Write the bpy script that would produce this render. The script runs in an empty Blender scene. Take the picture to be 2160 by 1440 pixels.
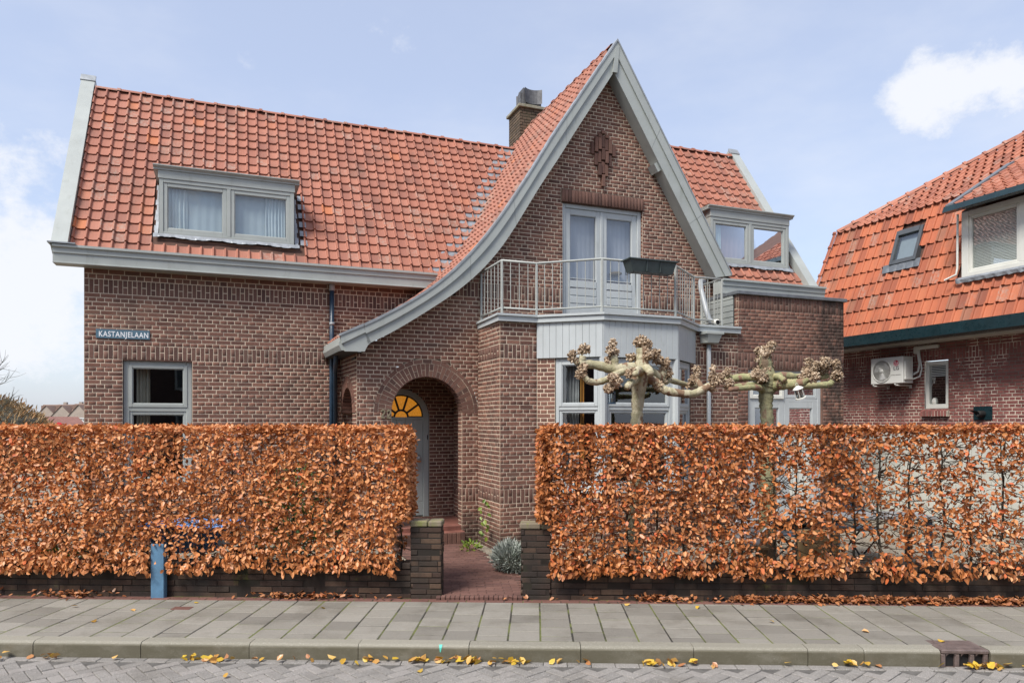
import bpy, math, random
import numpy as np
from mathutils import Vector, Matrix

random.seed(7)
RNG = np.random.default_rng(7)
SC = bpy.context.scene
COL = SC.collection

# ------------------------------------------------------------------ camera
cam_d = bpy.data.cameras.new("camera")
cam = bpy.data.objects.new("camera", cam_d)
COL.objects.link(cam)
cam.location = (0, 0, 2.01)
cam.rotation_euler = (math.radians(90), 0, 0)
cam_d.sensor_width = 36.0
cam_d.lens = 25.5
cam_d.shift_y = 170.0 / 2160.0
cam_d.clip_start = 0.05
cam_d.clip_end = 3000
SC.camera = cam

# ------------------------------------------------------------------ light
SUN_EL, SUN_AZ = math.radians(52), math.radians(218)      # azimuth clockwise from +Y (view direction)
world = bpy.data.worlds.new("World")
SC.world = world
world.use_nodes = True
wn, wl = world.node_tree.nodes, world.node_tree.links
wn.clear()
w_out = wn.new("ShaderNodeOutputWorld")
w_bg = wn.new("ShaderNodeBackground")
w_bg.inputs["Strength"].default_value = 0.13
sky = wn.new("ShaderNodeTexSky")
sky.sky_type = 'NISHITA'
sky.sun_disc = False
sky.sun_elevation = SUN_EL
sky.sun_rotation = SUN_AZ
sky.air_density = 1.0
sky.dust_density = 1.6
sky.ozone_density = 2.2
sky.altitude = 0


def wmath(op, a, b=None, c=None, clamp=False):
    n = wn.new("ShaderNodeMath"); n.operation = op; n.use_clamp = clamp
    for i, v in enumerate((a, b, c)):
        if v is None: continue
        if isinstance(v, (int, float)): n.inputs[i].default_value = v
        else: wl.new(v, n.inputs[i])
    return n.outputs[0]


tc = wn.new("ShaderNodeTexCoord")
DIRN = tc.outputs["Generated"]


def wnoise(scale, detail, rough, stretch=(1, 1, 1), off=(0, 0, 0)):
    mp = wn.new("ShaderNodeMapping"); mp.inputs["Scale"].default_value = stretch
    mp.inputs["Location"].default_value = off
    wl.new(DIRN, mp.inputs["Vector"])
    n = wn.new("ShaderNodeTexNoise"); n.inputs["Scale"].default_value = scale
    n.inputs["Detail"].default_value = detail; n.inputs["Roughness"].default_value = rough
    wl.new(mp.outputs[0], n.inputs["Vector"])
    return n.outputs[0]


def wblob(d, rad, power=1.0):
    """soft cloud bank around a compass direction"""
    v = Vector(d).normalized()
    n = wn.new("ShaderNodeVectorMath"); n.operation = 'DISTANCE'
    wl.new(DIRN, n.inputs[0]); n.inputs[1].default_value = v
    mr = wn.new("ShaderNodeMapRange"); mr.interpolation_type = 'SMOOTHSTEP'
    mr.inputs["From Min"].default_value = 0.0; mr.inputs["From Max"].default_value = rad
    mr.inputs["To Min"].default_value = power; mr.inputs["To Max"].default_value = 0.0
    wl.new(n.outputs["Value"], mr.inputs["Value"])
    return mr.outputs[0]


def wramp(v, lo, hi):
    mr = wn.new("ShaderNodeMapRange"); mr.interpolation_type = 'SMOOTHSTEP'
    mr.inputs["From Min"].default_value = lo; mr.inputs["From Max"].default_value = hi
    wl.new(v, mr.inputs["Value"])
    return mr.outputs[0]


cum = wnoise(9.0, 12, 0.66, (1, 1, 1.3), (0.3, 0.1, 0.2))
wisp = wnoise(1.5, 6, 0.6, (1.0, 1.0, 2.4), (1.7, 0, 0))
banks = [((-0.73, 1, 0.29), 0.20, 0.88), ((-0.80, 1, 0.12), 0.22, 0.85), ((-0.61, 1, 0.13), 0.13, 0.50), ((0.535, 1, 0.455), 0.070, 0.50), ((0.585, 1, 0.475), 0.080, 0.55), ((0.645, 1, 0.485), 0.085, 0.58), ((0.70, 1, 0.47), 0.07, 0.45), ((0.565, 1, 0.425), 0.065, .42),
         ((0.55, -1, 0.5), 0.5, 0.5), ((-0.9, -0.6, 0.4), 0.5, 0.5), ((1, -0.2, 0.35), 0.4, 0.5), ((0.1, -1, 0.3), 0.4, 0.5)]
acc = wmath('MULTIPLY', wmath('SUBTRACT', cum, 0.5), 2.6)
for d, r, p in banks:
    acc = wmath('ADD', acc, wblob(d, r, p))
dense = wmath('MULTIPLY', wramp(acc, 0.34, 0.98), 0.92)
thin = wmath('MULTIPLY', wramp(wisp, 0.38, 0.78), 0.60)
cover = wmath('MAXIMUM', dense, thin)
mixn = wn.new("ShaderNodeMixRGB")
wl.new(cover, mixn.inputs[0])
hs = wn.new("ShaderNodeMixRGB"); hs.inputs[0].default_value = 0.50
wl.new(sky.outputs[0], hs.inputs[1]); hs.inputs[2].default_value = (3.75, 4.05, 5.0, 1)
wl.new(hs.outputs[0], mixn.inputs[1])
mixn.inputs[2].default_value = (4.55, 4.65, 4.9, 1)
wl.new(mixn.outputs[0], w_bg.inputs["Color"])
wl.new(w_bg.outputs[0], w_out.inputs[0])

sun_d = bpy.data.lights.new("sun", 'SUN')
sun_d.energy = 3.0
sun_d.angle = math.radians(20)
sun_d.color = (1.0, 0.955, 0.89)
sun = bpy.data.objects.new("sun", sun_d)
COL.objects.link(sun)
sv = Vector((math.sin(SUN_AZ) * math.cos(SUN_EL), math.cos(SUN_AZ) * math.cos(SUN_EL), math.sin(SUN_EL)))
sun.rotation_euler = (-sv).to_track_quat('-Z', 'Y').to_euler()
sun.location = sv * 40

SC.view_settings.view_transform = 'Standard'
SC.view_settings.look = 'None'
SC.view_settings.exposure = 0.68
SC.view_settings.gamma = 1.0
SC.view_settings.use_curve_mapping = False
SC.cycles.use_denoising = True
SC.cycles.max_bounces = 8
SC.cycles.transparent_max_bounces = 16
SC.cycles.caustics_reflective = False
SC.cycles.caustics_refractive = False


# ------------------------------------------------------------------ materials
class NT:
    def __init__(self, name):
        self.m = bpy.data.materials.new(name); self.m.use_nodes = True
        self.n, self.l = self.m.node_tree.nodes, self.m.node_tree.links
        self.b = self.n["Principled BSDF"]

    def node(self, t, **kw):
        x = self.n.new(t)
        for k, v in kw.items(): setattr(x, k, v)
        return x

    def put(self, sock, v):
        if isinstance(v, (int, float)): sock.default_value = v
        elif isinstance(v, (tuple, list)): sock.default_value = (v[0], v[1], v[2], 1) if len(sock.default_value) == 4 else v
        else: self.l.new(v, sock)

    def math(self, op, a, b=None, clamp=False):
        x = self.node("ShaderNodeMath", operation=op, use_clamp=clamp)
        self.put(x.inputs[0], a)
        if b is not None: self.put(x.inputs[1], b)
        return x.outputs[0]

    def pos(self, scale=(1, 1, 1)):
        g = self.node("ShaderNodeNewGeometry")
        mp = self.node("ShaderNodeMapping"); mp.inputs["Scale"].default_value = scale
        self.l.new(g.outputs["Position"], mp.inputs["Vector"])
        return mp.outputs[0]

    def noise(self, scale, detail=4, rough=0.55, vec=None, stretch=(1, 1, 1)):
        x = self.node("ShaderNodeTexNoise")
        x.inputs["Scale"].default_value = scale; x.inputs["Detail"].default_value = detail; x.inputs["Roughness"].default_value = rough
        self.l.new(vec if vec is not None else self.pos(stretch), x.inputs["Vector"])
        return x.outputs[0]

    def ramp(self, v, stops, interp='LINEAR'):
        x = self.node("ShaderNodeValToRGB"); cr = x.color_ramp; cr.interpolation = interp
        while len(cr.elements) < len(stops): cr.elements.new(0.5)
        for e, (p, c) in zip(cr.elements, stops):
            e.position = p; e.color = (c[0], c[1], c[2], 1) if len(c) == 3 else c
        self.put(x.inputs[0], v)
        return x.outputs[0]

    def smooth(self, v, lo, hi, a=0.0, b=1.0):
        x = self.node("ShaderNodeMapRange", interpolation_type='SMOOTHSTEP')
        self.put(x.inputs["Value"], v)
        for k, q in (("From Min", lo), ("From Max", hi), ("To Min", a), ("To Max", b)): x.inputs[k].default_value = q
        return x.outputs[0]

    def mix(self, f, a, b, mode='MIX'):
        x = self.node("ShaderNodeMixRGB", blend_type=mode)
        self.put(x.inputs[0], f); self.put(x.inputs[1], a); self.put(x.inputs[2], b)
        return x.outputs[0]

    def rnd(self):
        a = self.node("ShaderNodeAttribute", attribute_name="rnd")
        o = self.node("ShaderNodeObjectInfo")
        return self.math('FRACT', self.math('ADD', a.outputs["Fac"], o.outputs["Random"]))

    def rnd2(self, r, k=7.31): return self.math('FRACT', self.math('MULTIPLY', r, k))

    def done(self, col, rough=0.6, bump=None, bump_d=0.02, bump_s=0.4, spec=None, metal=0.0):
        self.put(self.b.inputs["Base Color"], col); self.put(self.b.inputs["Roughness"], rough)
        self.b.inputs["Metallic"].default_value = metal
        if spec is not None: self.b.inputs["Specular IOR Level"].default_value = spec
        if bump is not None:
            x = self.node("ShaderNodeBump"); x.inputs["Strength"].default_value = bump_s; x.inputs["Distance"].default_value = bump_d
            self.put(x.inputs["Height"], bump); self.l.new(x.outputs[0], self.b.inputs["Normal"])
        return self.m


def m_brick(name, stops, stain=None, soot=None, light=0.35, rough=0.8):
    t = NT(name); r = t.rnd(); r2 = t.rnd2(r)
    c = t.ramp(r, stops)
    c = t.mix(t.math('MULTIPLY', t.smooth(t.noise(38, 5, 0.65), 0.35, 0.75), 0.45), c, t.mix(1.0, c, (0.52, 0.46, 0.44), 'MULTIPLY'))
    c = t.mix(t.math('MULTIPLY', t.smooth(t.noise(0.9, 4), 0.55, 0.8), light), c, (0.36, 0.20, 0.14))
    if stain: c = t.mix(t.smooth(t.noise(1.1, 5, 0.6, stretch=(1.4, 1.4, 0.55)), stain[0], stain[0] + .2, 0, stain[1]), c, stain[2])
    if soot: c = soot(t, c)
    return t.done(c, t.math('ADD', rough - .1, t.math('MULTIPLY', r2, 0.2)), t.noise(90, 3, 0.7), 0.004, 0.5, spec=0.3)


def m_plain(name, col, rough=0.5, var=0.12, scale=3.0, bump=0.0, bscale=60, metal=0.0, dirt=None, spec=None):
    t = NT(name)
    k = t.noise(scale, 5, 0.6)
    c = t.mix(t.smooth(k, 0.3, 0.75), tuple(x * (1 - var) for x in col), tuple(min(1, x * (1 + var)) for x in col))
    if dirt: c = t.mix(t.smooth(t.noise(dirt[0], 6, 0.7, stretch=(1.6, 1.6, .45)), dirt[1], dirt[1] + .22, 0, dirt[2]), c, dirt[3])
    return t.done(c, t.smooth(t.noise(scale * 3, 3), 0.2, 0.8, rough - .08, rough + .08), t.noise(bscale, 3) if bump else None, 0.003, bump, spec=spec, metal=metal)


MAT = {}


def soot_annex(t, c):
    # black algae runs by the outer corner of the extension
    g = t.node("ShaderNodeNewGeometry"); sx = t.node("ShaderNodeSeparateXYZ"); t.l.new(g.outputs["Position"], sx.inputs[0])
    near = t.smooth(sx.outputs[0], 5.35, 5.85)
    n = t.smooth(t.noise(3.0, 6, 0.65, stretch=(1, 1, 0.45)), 0.40, 0.56)
    c = t.mix(t.math('MULTIPLY', t.math('MULTIPLY', near, n), 0.8), c, (0.035, 0.03, 0.026))
    low = t.smooth(sx.outputs[2], 0.1, 0.75, 1, 0)
    n2 = t.smooth(t.noise(2.2, 5, 0.6), 0.35, 0.6)
    return t.mix(t.math('MULTIPLY', t.math('MULTIPLY', low, n2), 0.75), c, (0.035, 0.026, 0.022))


BR = [(0.0, (0.130, 0.069, 0.053)), (0.2, (0.172, 0.086, 0.064)), (0.45, (0.202, 0.100, 0.073)), (0.7, (0.226, 0.114, 0.083)), (0.88, (0.262, 0.132, 0.093)), (1.0, (0.155, 0.090, 0.068))]
MAT['brick'] = m_brick("brown_brick", BR, stain=(0.52, 0.55, (0.105, 0.070, 0.056)), soot=soot_annex, light=0.5)
MAT['brick_band'] = m_brick("dark_soldier_brick", [(p, (c[0] * .80, c[1] * .86, c[2] * .9)) for p, c in BR], stain=(0.56, 0.4, (0.095, 0.07, 0.06)), soot=soot_annex, light=0.15)
MAT['brick_n'] = m_brick("neighbour_brick", [(0, (0.185, 0.070, 0.062)), (0.5, (0.245, 0.092, 0.08)), (1, (0.285, 0.112, 0.096))], light=0.1)
MAT['brick_garden'] = m_brick("garden_wall_brick", [(0, (0.036, 0.026, 0.022)), (0.35, (0.062, 0.038, 0.028)), (0.6, (0.048, 0.036, 0.028)), (0.85, (0.082, 0.052, 0.036)), (1, (0.105, 0.066, 0.044))],
                              stain=(0.50, 0.85, (0.022, 0.020, 0.018)), light=0.1,
                              soot=lambda t, c: t.mix(t.smooth(t.noise(2.6, 6, 0.65), 0.60, 0.74, 0, 0.75), c, (0.12, 0.125, 0.03)))
MAT['chimney_brick'] = m_brick("chimney_brick", [(0, (0.10, 0.075, 0.05)), (1, (0.17, 0.12, 0.08))], light=0.1, soot=lambda t, c: t.mix(t.smooth(t.noise(5, 5), 0.6, 0.7, 0, .8), c, (0.3, 0.26, 0.04)))


def m_mortar(name, col, dark, thr):
    t = NT(name)
    c = t.mix(t.smooth(t.noise(1.3, 6, 0.65), thr, thr + .22), col, dark)
    c = t.mix(t.math('MULTIPLY', t.noise(30, 3), 0.3), c, (col[0] * .7, col[1] * .66, col[2] * .6))
    return t.done(soot_annex(t, c), 0.9, t.noise(120, 2), 0.002, 0.4, spec=0.2)


MAT['mortar'] = m_mortar("pale_mortar", (0.68, 0.565, 0.435), (0.33, 0.245, 0.19), 0.57)
MAT['mortar_n'] = m_mortar("neighbour_mortar", (0.76, 0.68, 0.56), (0.6, 0.5, 0.42), 0.6)
MAT['mortar_d'] = m_mortar("brown_mortar", (0.30, 0.225, 0.18), (0.13, 0.095, 0.08), 0.5)
MAT['mortar_g'] = m_mortar("garden_wall_mortar", (0.03, 0.026, 0.022), (0.04, 0.05, 0.02), 0.5)


def m_tile(name, stops, lich=0.6, grime_shade=0.57):
    t = NT(name); r = t.rnd(); r2 = t.rnd2(r, 5.17)
    c = t.ramp(r, stops)
    c = t.mix(t.smooth(t.noise(26, 5, 0.7), 0.5, 0.85, 0, 0.5), c, t.mix(1, c, (0.6, 0.58, 0.6), 'MULTIPLY'))
    l = t.math('MULTIPLY', t.smooth(t.noise(34, 4, 0.6), 0.42, 0.68), t.smooth(t.noise(0.9, 3), grime_shade, grime_shade + .12))
    c = t.mix(t.math('MULTIPLY', l, lich), c, (0.30, 0.27, 0.22))
    l2 = t.math('MULTIPLY', t.smooth(r2, 0.86, 0.93), t.smooth(t.noise(18, 4), 0.35, 0.7))
    c = t.mix(t.math('MULTIPLY', l2, 0.55), c, (0.36, 0.30, 0.25))
    c = t.mix(t.smooth(t.noise(55, 2, 0.5), 0.73, 0.77, 0, 0.8), c, (0.06, 0.045, 0.035))
    c = t.mix(t.smooth(t.noise(1.6, 6, 0.7, stretch=(1.6, 1.6, .5)), 0.50, 0.74, 0, 0.52), c, (0.15, 0.085, 0.062))        # weathering streaks
    return t.done(c, 0.62, t.noise(70, 3), 0.003, 0.35, spec=0.35)


MAT['tile'] = m_tile("clay_tile", [(0, (0.27, 0.112, 0.078)), (0.25, (0.33, 0.132, 0.088)), (0.6, (0.365, 0.145, 0.094)), (0.93, (0.39, 0.162, 0.108)), (0.985, (0.41, 0.155, 0.088)), (1, (0.48, 0.165, 0.07))])
MAT['tile_n'] = m_tile("orange_clay_tile", [(0, (0.26, 0.085, 0.05)), (0.2, (0.39, 0.118, 0.06)), (0.55, (0.455, 0.137, 0.066)), (0.85, (0.48, 0.155, 0.075)), (1, (0.30, 0.13, 0.08))], grime_shade=0.68)
MAT['tile_u'] = m_tile("upper_clay_tile", [(0, (0.30, 0.115, 0.075)), (0.6, (0.40, 0.155, 0.095)), (1, (0.43, 0.175, 0.11))], grime_shade=0.7)
MAT['underlay'] = m_plain("roof_felt", (0.10, 0.05, 0.035), 0.9)
MAT['paint'] = m_plain("grey_green_paint", (0.375, 0.40, 0.378), 0.45, 0.07, 2.0, 0.15, 40, dirt=(4.5, 0.54, 0.42, (0.22, 0.23, 0.19)))
MAT['paint_l'] = m_plain("light_grey_paint", (0.455, 0.485, 0.485), 0.42, 0.06, 2.0, 0.12, 40, dirt=(5, 0.54, 0.4, (0.27, 0.28, 0.25)))
MAT['paint_d'] = m_plain("door_grey_paint", (0.44, 0.48, 0.46), 0.4, 0.05, 2.0)
MAT['rail'] = m_plain("railing_paint", (0.40, 0.415, 0.385), 0.42, 0.06, 9.0, dirt=(14, 0.58, 0.5, (0.27, 0.23, 0.14)))
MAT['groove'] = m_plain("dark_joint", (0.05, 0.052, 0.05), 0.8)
MAT['white'] = m_plain("white_paint", (0.66, 0.66, 0.60), 0.4, 0.05, 3.0, dirt=(5, 0.62, 0.35, (0.42, 0.40, 0.30)))
MAT['zinc'] = m_plain("zinc", (0.33, 0.35, 0.36), 0.45, 0.18, 6.0, metal=0.35, dirt=(8, 0.55, 0.5, (0.20, 0.21, 0.22)))
MAT['lead'] = m_plain("lead_sheet", (0.29, 0.31, 0.33), 0.5, 0.25, 9.0, bump=0.4, bscale=25, metal=0.25)
MAT['leadd'] = m_plain("dark_lead_sheet", (0.16, 0.175, 0.19), 0.5, 0.2, 9.0, bump=0.3, bscale=25, metal=0.25)
MAT['pvc'] = m_plain("grey_pvc", (0.33, 0.35, 0.36), 0.4, 0.06, 5.0, dirt=(9, 0.6, 0.4, (0.2, 0.2, 0.19)))
MAT['navy'] = m_plain("navy_paint", (0.022, 0.045, 0.075), 0.35, 0.15, 6.0)
MAT['teal'] = m_plain("dark_teal_paint", (0.010, 0.028, 0.034), 0.3, 0.2, 4.0)
MAT['signblue'] = m_plain("sign_enamel", (0.095, 0.17, 0.225), 0.35, 0.08, 8.0)
MAT['signwhite'] = m_plain("sign_white", (0.8, 0.82, 0.84), 0.4, 0.03)
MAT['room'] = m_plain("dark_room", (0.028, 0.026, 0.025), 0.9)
MAT['room_up'] = m_plain("upper_room", (0.17, 0.18, 0.20), 0.9, 0.05)
MAT['room_pink'] = m_plain("upper_room_rose", (0.26, 0.17, 0.175), 0.9, 0.05)
MAT['room_grey'] = m_plain("upper_room_mauve", (0.24, 0.235, 0.27), 0.9, 0.05)
MAT['refl_b'] = m_plain('blue_grey_reflection', (0.56, 0.64, 0.69), .9, .05, 3); MAT['refl_g'] = m_plain('mauve_reflection', (0.50, 0.50, 0.56), .9, .05, 3); MAT['refl_r'] = m_plain('rose_reflection', (0.44, 0.31, 0.325), .9, .05, 3)  # sky and roof reflections of the upper panes, painted as sheet colours
MAT['black'] = m_plain("soot_black", (0.012, 0.012, 0.012), 0.7)
MAT['dplastic'] = m_plain("dark_plastic", (0.045, 0.06, 0.06), 0.45, 0.15, 12.0)
MAT['metal'] = m_plain("brushed_metal", (0.45, 0.45, 0.44), 0.35, 0.08, metal=0.8)
MAT['cowl'] = m_plain("weathered_cowl", (0.13, 0.13, 0.135), 0.6, 0.3, 9, metal=0.2)
MAT['concrete'] = m_plain("mossy_concrete", (0.26, 0.24, 0.18), 0.85, 0.2, 7, 0.4, dirt=(9, 0.5, 0.6, (0.14, 0.15, 0.06)))
MAT['brass'] = m_plain("bronze_numeral", (0.30, 0.26, 0.17), 0.45, 0.15, 20, metal=0.3)
MAT['curtain_w'] = m_plain("cream_curtain", (0.60, 0.55, 0.45), 0.9, 0.1, 5)
MAT['curtain_b'] = m_plain("white_curtain", (0.62, 0.70, 0.74), 0.9, 0.06, 5)
MAT['curtain_g'] = m_plain("mint_curtain", (0.72, 0.82, 0.78), 0.9, 0.06, 5)
MAT['curtain_s'] = m_plain("sheer_curtain", (0.36, 0.36, 0.36), 0.9, 0.2, 8)
MAT['curtain_o'] = m_plain("ochre_curtain", (0.48, 0.22, 0.04), 0.9, 0.1, 5)
MAT['stepred'] = m_plain("red_step_tile", (0.19, 0.075, 0.055), 0.6, 0.25, 5, dirt=(3, 0.5, 0.6, (0.09, 0.05, 0.04)))
MAT['lampshade'] = m_plain("brown_shade", (0.16, 0.105, 0.04), 0.7, 0.1)


def m_glass(name, refl, tint):
    t = NT(name); t.n.remove(t.b)
    out = [x for x in t.n if x.type == 'OUTPUT_MATERIAL'][0]
    g = t.node("ShaderNodeBsdfGlossy"); g.inputs["Roughness"].default_value = 0.015; g.inputs["Color"].default_value = (0.93, 0.96, 1.0, 1)
    tr = t.node("ShaderNodeBsdfTransparent"); tr.inputs["Color"].default_value = (*tint, 1)
    fr = t.node("ShaderNodeFresnel"); fr.inputs["IOR"].default_value = 1.5
    f = t.math('ADD', t.math('MULTIPLY', fr.outputs[0], 1.2), refl, clamp=True)
    bp = t.node("ShaderNodeBump"); bp.inputs["Strength"].default_value = 0.03; bp.inputs["Distance"].default_value = 0.02
    t.l.new(t.noise(2.5, 2), bp.inputs["Height"]); t.l.new(bp.outputs[0], g.inputs["Normal"])
    mx = t.node("ShaderNodeMixShader"); t.put(mx.inputs[0], f)
    t.l.new(tr.outputs[0], mx.inputs[1]); t.l.new(g.outputs[0], mx.inputs[2]); t.l.new(mx.outputs[0], out.inputs[0])
    return t.m


MAT['glass'] = m_glass("window_glass", 0.07, (0.80, 0.84, 0.84))
MAT['glass_amber'] = m_plain("amber_glass", (0.62, 0.26, 0.03), 0.25, 0.35, 30, bump=0.5, bscale=60)
MAT['glass_amber'].node_tree.nodes['Principled BSDF'].inputs['Emission Color'].default_value = (0.80, 0.30, 0.02, 1)   # hall lamp behind the fanlight
MAT['glass_amber'].node_tree.nodes['Principled BSDF'].inputs['Emission Strength'].default_value = 0.30


# ------------------------------------------------------------------ mesh tools
class Fr:
    """upright frame along p0->p1; s along, d outwards (to the right of p0->p1), z up"""
    def __init__(self, p0, p1):
        self.p0 = Vector((p0[0], p0[1], 0)); e = Vector((p1[0] - p0[0], p1[1] - p0[1], 0))
        self.L = e.length; self.a = e.normalized(); self.n = Vector((self.a.y, -self.a.x, 0))

    def pt(self, s, d, z): return self.p0 + self.a * s + self.n * d + Vector((0, 0, z))


class MB:
    def __init__(self): self.v, self.f, self.r = [], [], []

    def add(self, vs, fs, r=None):
        b = len(self.v); self.v.extend([tuple(x) for x in vs])
        for q in fs: self.f.append([b + i for i in q])
        if r is not None: self.r.extend([r] * len(fs))
        elif self.r: self.r.extend([0.0] * len(fs))

    def hexa(self, c):      # 8 corners: 0-3 bottom ring, 4-7 top ring
        self.add(c, [(3, 2, 1, 0), (4, 5, 6, 7), (0, 1, 5, 4), (1, 2, 6, 5), (2, 3, 7, 6), (3, 0, 4, 7)])

    def box(self, x0, x1, y0, y1, z0, z1, b=0.0):
        self.cbox(lambda x, y, z: (x, y, z), x0, x1, y0, y1, z0, z1, b)

    def fbox(self, F, s0, s1, d0, d1, z0, z1, b=0.0):
        self.cbox(F.pt, s0, s1, d0, d1, z0, z1, b, flip=True)

    def cbox(self, fn, x0, x1, y0, y1, z0, z1, b=0.0, flip=False):
        x0, x1 = min(x0, x1), max(x0, x1); y0, y1 = min(y0, y1), max(y0, y1); z0, z1 = min(z0, z1), max(z0, z1)
        if b <= 0:
            c = [(x0, y0, z0), (x1, y0, z0), (x1, y1, z0), (x0, y1, z0), (x0, y0, z1), (x1, y0, z1), (x1, y1, z1), (x0, y1, z1)]
            fs = [(3, 2, 1, 0), (4, 5, 6, 7), (0, 1, 5, 4), (1, 2, 6, 5), (2, 3, 7, 6), (3, 0, 4, 7)]
        else:
            b = min(b, (x1 - x0) * .4, (y1 - y0) * .4, (z1 - z0) * .4)
            c, idx = [], {}
            lo, hi = (x0, y0, z0), (x1, y1, z1)
            for i in range(8):
                sg = ((i & 1), (i >> 1) & 1, (i >> 2) & 1)
                for ax in range(3):
                    p = []
                    for k in range(3):
                        e = hi[k] if sg[k] else lo[k]
                        if k != ax: e += -b if sg[k] else b
                        p.append(e)
                    idx[(sg, ax)] = len(c); c.append(tuple(p))
            fs = []
            for ax in range(3):
                o1, o2 = [k for k in range(3) if k != ax]
                for s in (0, 1):
                    q = []
                    for (m, n) in ((0, 0), (1, 0), (1, 1), (0, 1)):
                        sg = [0, 0, 0]; sg[ax] = s; sg[o1] = m; sg[o2] = n
                        q.append(idx[(tuple(sg), ax)])
                    if (s == 1) == (ax == 1): q.reverse()
                    fs.append(tuple(q))
            for ax in range(3):     # edge chamfers along axis ax
                o1, o2 = [k for k in range(3) if k != ax]
                for (m, n) in ((0, 0), (1, 0), (1, 1), (0, 1)):
                    sg0 = [0, 0, 0]; sg0[o1] = m; sg0[o2] = n; sg1 = list(sg0); sg1[ax] = 1
                    fs.append((idx[(tuple(sg0), o1)], idx[(tuple(sg1), o1)], idx[(tuple(sg1), o2)], idx[(tuple(sg0), o2)]))
            for i in range(8):
                sg = ((i & 1), (i >> 1) & 1, (i >> 2) & 1)
                fs.append((idx[(sg, 0)], idx[(sg, 1)], idx[(sg, 2)]))
        self.add([fn(*p) for p in c], fs)

    def poly(self, pts, off):
        """extrude a planar polygon (list of 3D points) by vector off"""
        n = len(pts); off = Vector(off); p = [Vector(q) for q in pts]
        self.add(p + [q + off for q in p], [tuple(range(n))[::-1], tuple(range(n, 2 * n))] + [(i, (i + 1) % n, n + (i + 1) % n, n + i) for i in range(n)])

    def sweep(self, prof, p0, p1, up=(0, 0, 1)):
        """extrude a 2D profile (side, up) from p0 to p1"""
        p0, p1, up = Vector(p0), Vector(p1), Vector(up); t = (p1 - p0).normalized(); side = t.cross(up).normalized()
        n = len(prof)
        A = [p0 + side * a + up * b for a, b in prof]; B = [p1 + side * a + up * b for a, b in prof]
        self.add(A + B, [tuple(range(n))[::-1], tuple(range(n, 2 * n))] + [(i, (i + 1) % n, n + (i + 1) % n, n + i) for i in range(n)])

    def tube(self, pts, rad, n=8, cap=True):
        pts = [Vector(p) for p in pts]; m = len(pts)
        if isinstance(rad, (int, float)): rad = [rad] * m
        vs, prev = [], None
        for i, p in enumerate(pts):
            t = (pts[min(i + 1, m - 1)] - pts[max(i - 1, 0)])
            if t.length < 1e-9: t = Vector((0, 0, 1))
            t.normalize()
            if prev is None:
                ref = Vector((0, 0, 1)) if abs(t.z) < .9 else Vector((1, 0, 0)); x = t.cross(ref).normalized()
            else:
                x = (prev - t * prev.dot(t)).normalized()
            prev = x; y = t.cross(x)
            for k in range(n):
                a = 2 * math.pi * k / n; vs.append(p + (x * math.cos(a) + y * math.sin(a)) * rad[i])
        fs = [(i * n + k, i * n + (k + 1) % n, (i + 1) * n + (k + 1) % n, (i + 1) * n + k) for i in range(m - 1) for k in range(n)]
        if cap: fs += [tuple(range(n))[::-1], tuple((m - 1) * n + k for k in range(n))]
        self.add(vs, fs)

    def lathe(self, prof, c, n=16, axis=(0, 0, 1)):
        ax = Vector(axis).normalized(); ref = Vector((1, 0, 0)) if abs(ax.x) < .9 else Vector((0, 1, 0))
        x = ax.cross(ref).normalized(); y = ax.cross(x); c = Vector(c); vs = []
        for r, h in prof:
            for k in range(n):
                a = 2 * math.pi * k / n; vs.append(c + ax * h + (x * math.cos(a) + y * math.sin(a)) * r)
        m = len(prof)
        self.add(vs, [(i * n + k, i * n + (k + 1) % n, (i + 1) * n + (k + 1) % n, (i + 1) * n + k) for i in range(m - 1) for k in range(n)] + [tuple(range(n))[::-1], tuple((m - 1) * n + k for k in range(n))])

    def build(self, name, mat, parent=None, smooth=False, loc=None):
        me = bpy.data.meshes.new(name)
        me.from_pydata(self.v, [], self.f)
        if self.r:
            a = me.attributes.new("rnd", 'FLOAT', 'FACE'); a.data.foreach_set("value", self.r)
        me.materials.append(MAT[mat] if isinstance(mat, str) else mat)
        if smooth:
            me.shade_smooth() if hasattr(me, "shade_smooth") else None
        me.update()
        return link(name, me, parent, loc)


def link(name, me, parent=None, loc=None):
    o = bpy.data.objects.new(name, me); COL.objects.link(o)
    if parent is not None:
        o.parent = parent
        if loc is None and "off" in parent.keys(): loc = tuple(parent["off"])
    if loc is not None: o.location = loc
    return o


def tag(o, label=None, cat=None, group=None, kind=None):
    if label: o["label"] = label
    if cat: o["category"] = cat
    if group: o["group"] = group
    if kind: o["kind"] = kind
    return o


def thing(name, label, cat, base=(0, 0, 0), rotz=0.0, group=None, world_base=None):
    """Empty at the thing's base. Children are modelled in the frame rotated by rotz about the world origin; base is in that frame."""
    o = bpy.data.objects.new(name, None); COL.objects.link(o)
    b = Vector(base); R = Matrix.Rotation(rotz, 4, 'Z')
    o.location = R @ b; o.rotation_euler = (0, 0, rotz)
    o.empty_display_size = 0.2
    o["off"] = (-b.x, -b.y, -b.z)
    tag(o, label, cat, group)
    return o


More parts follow.
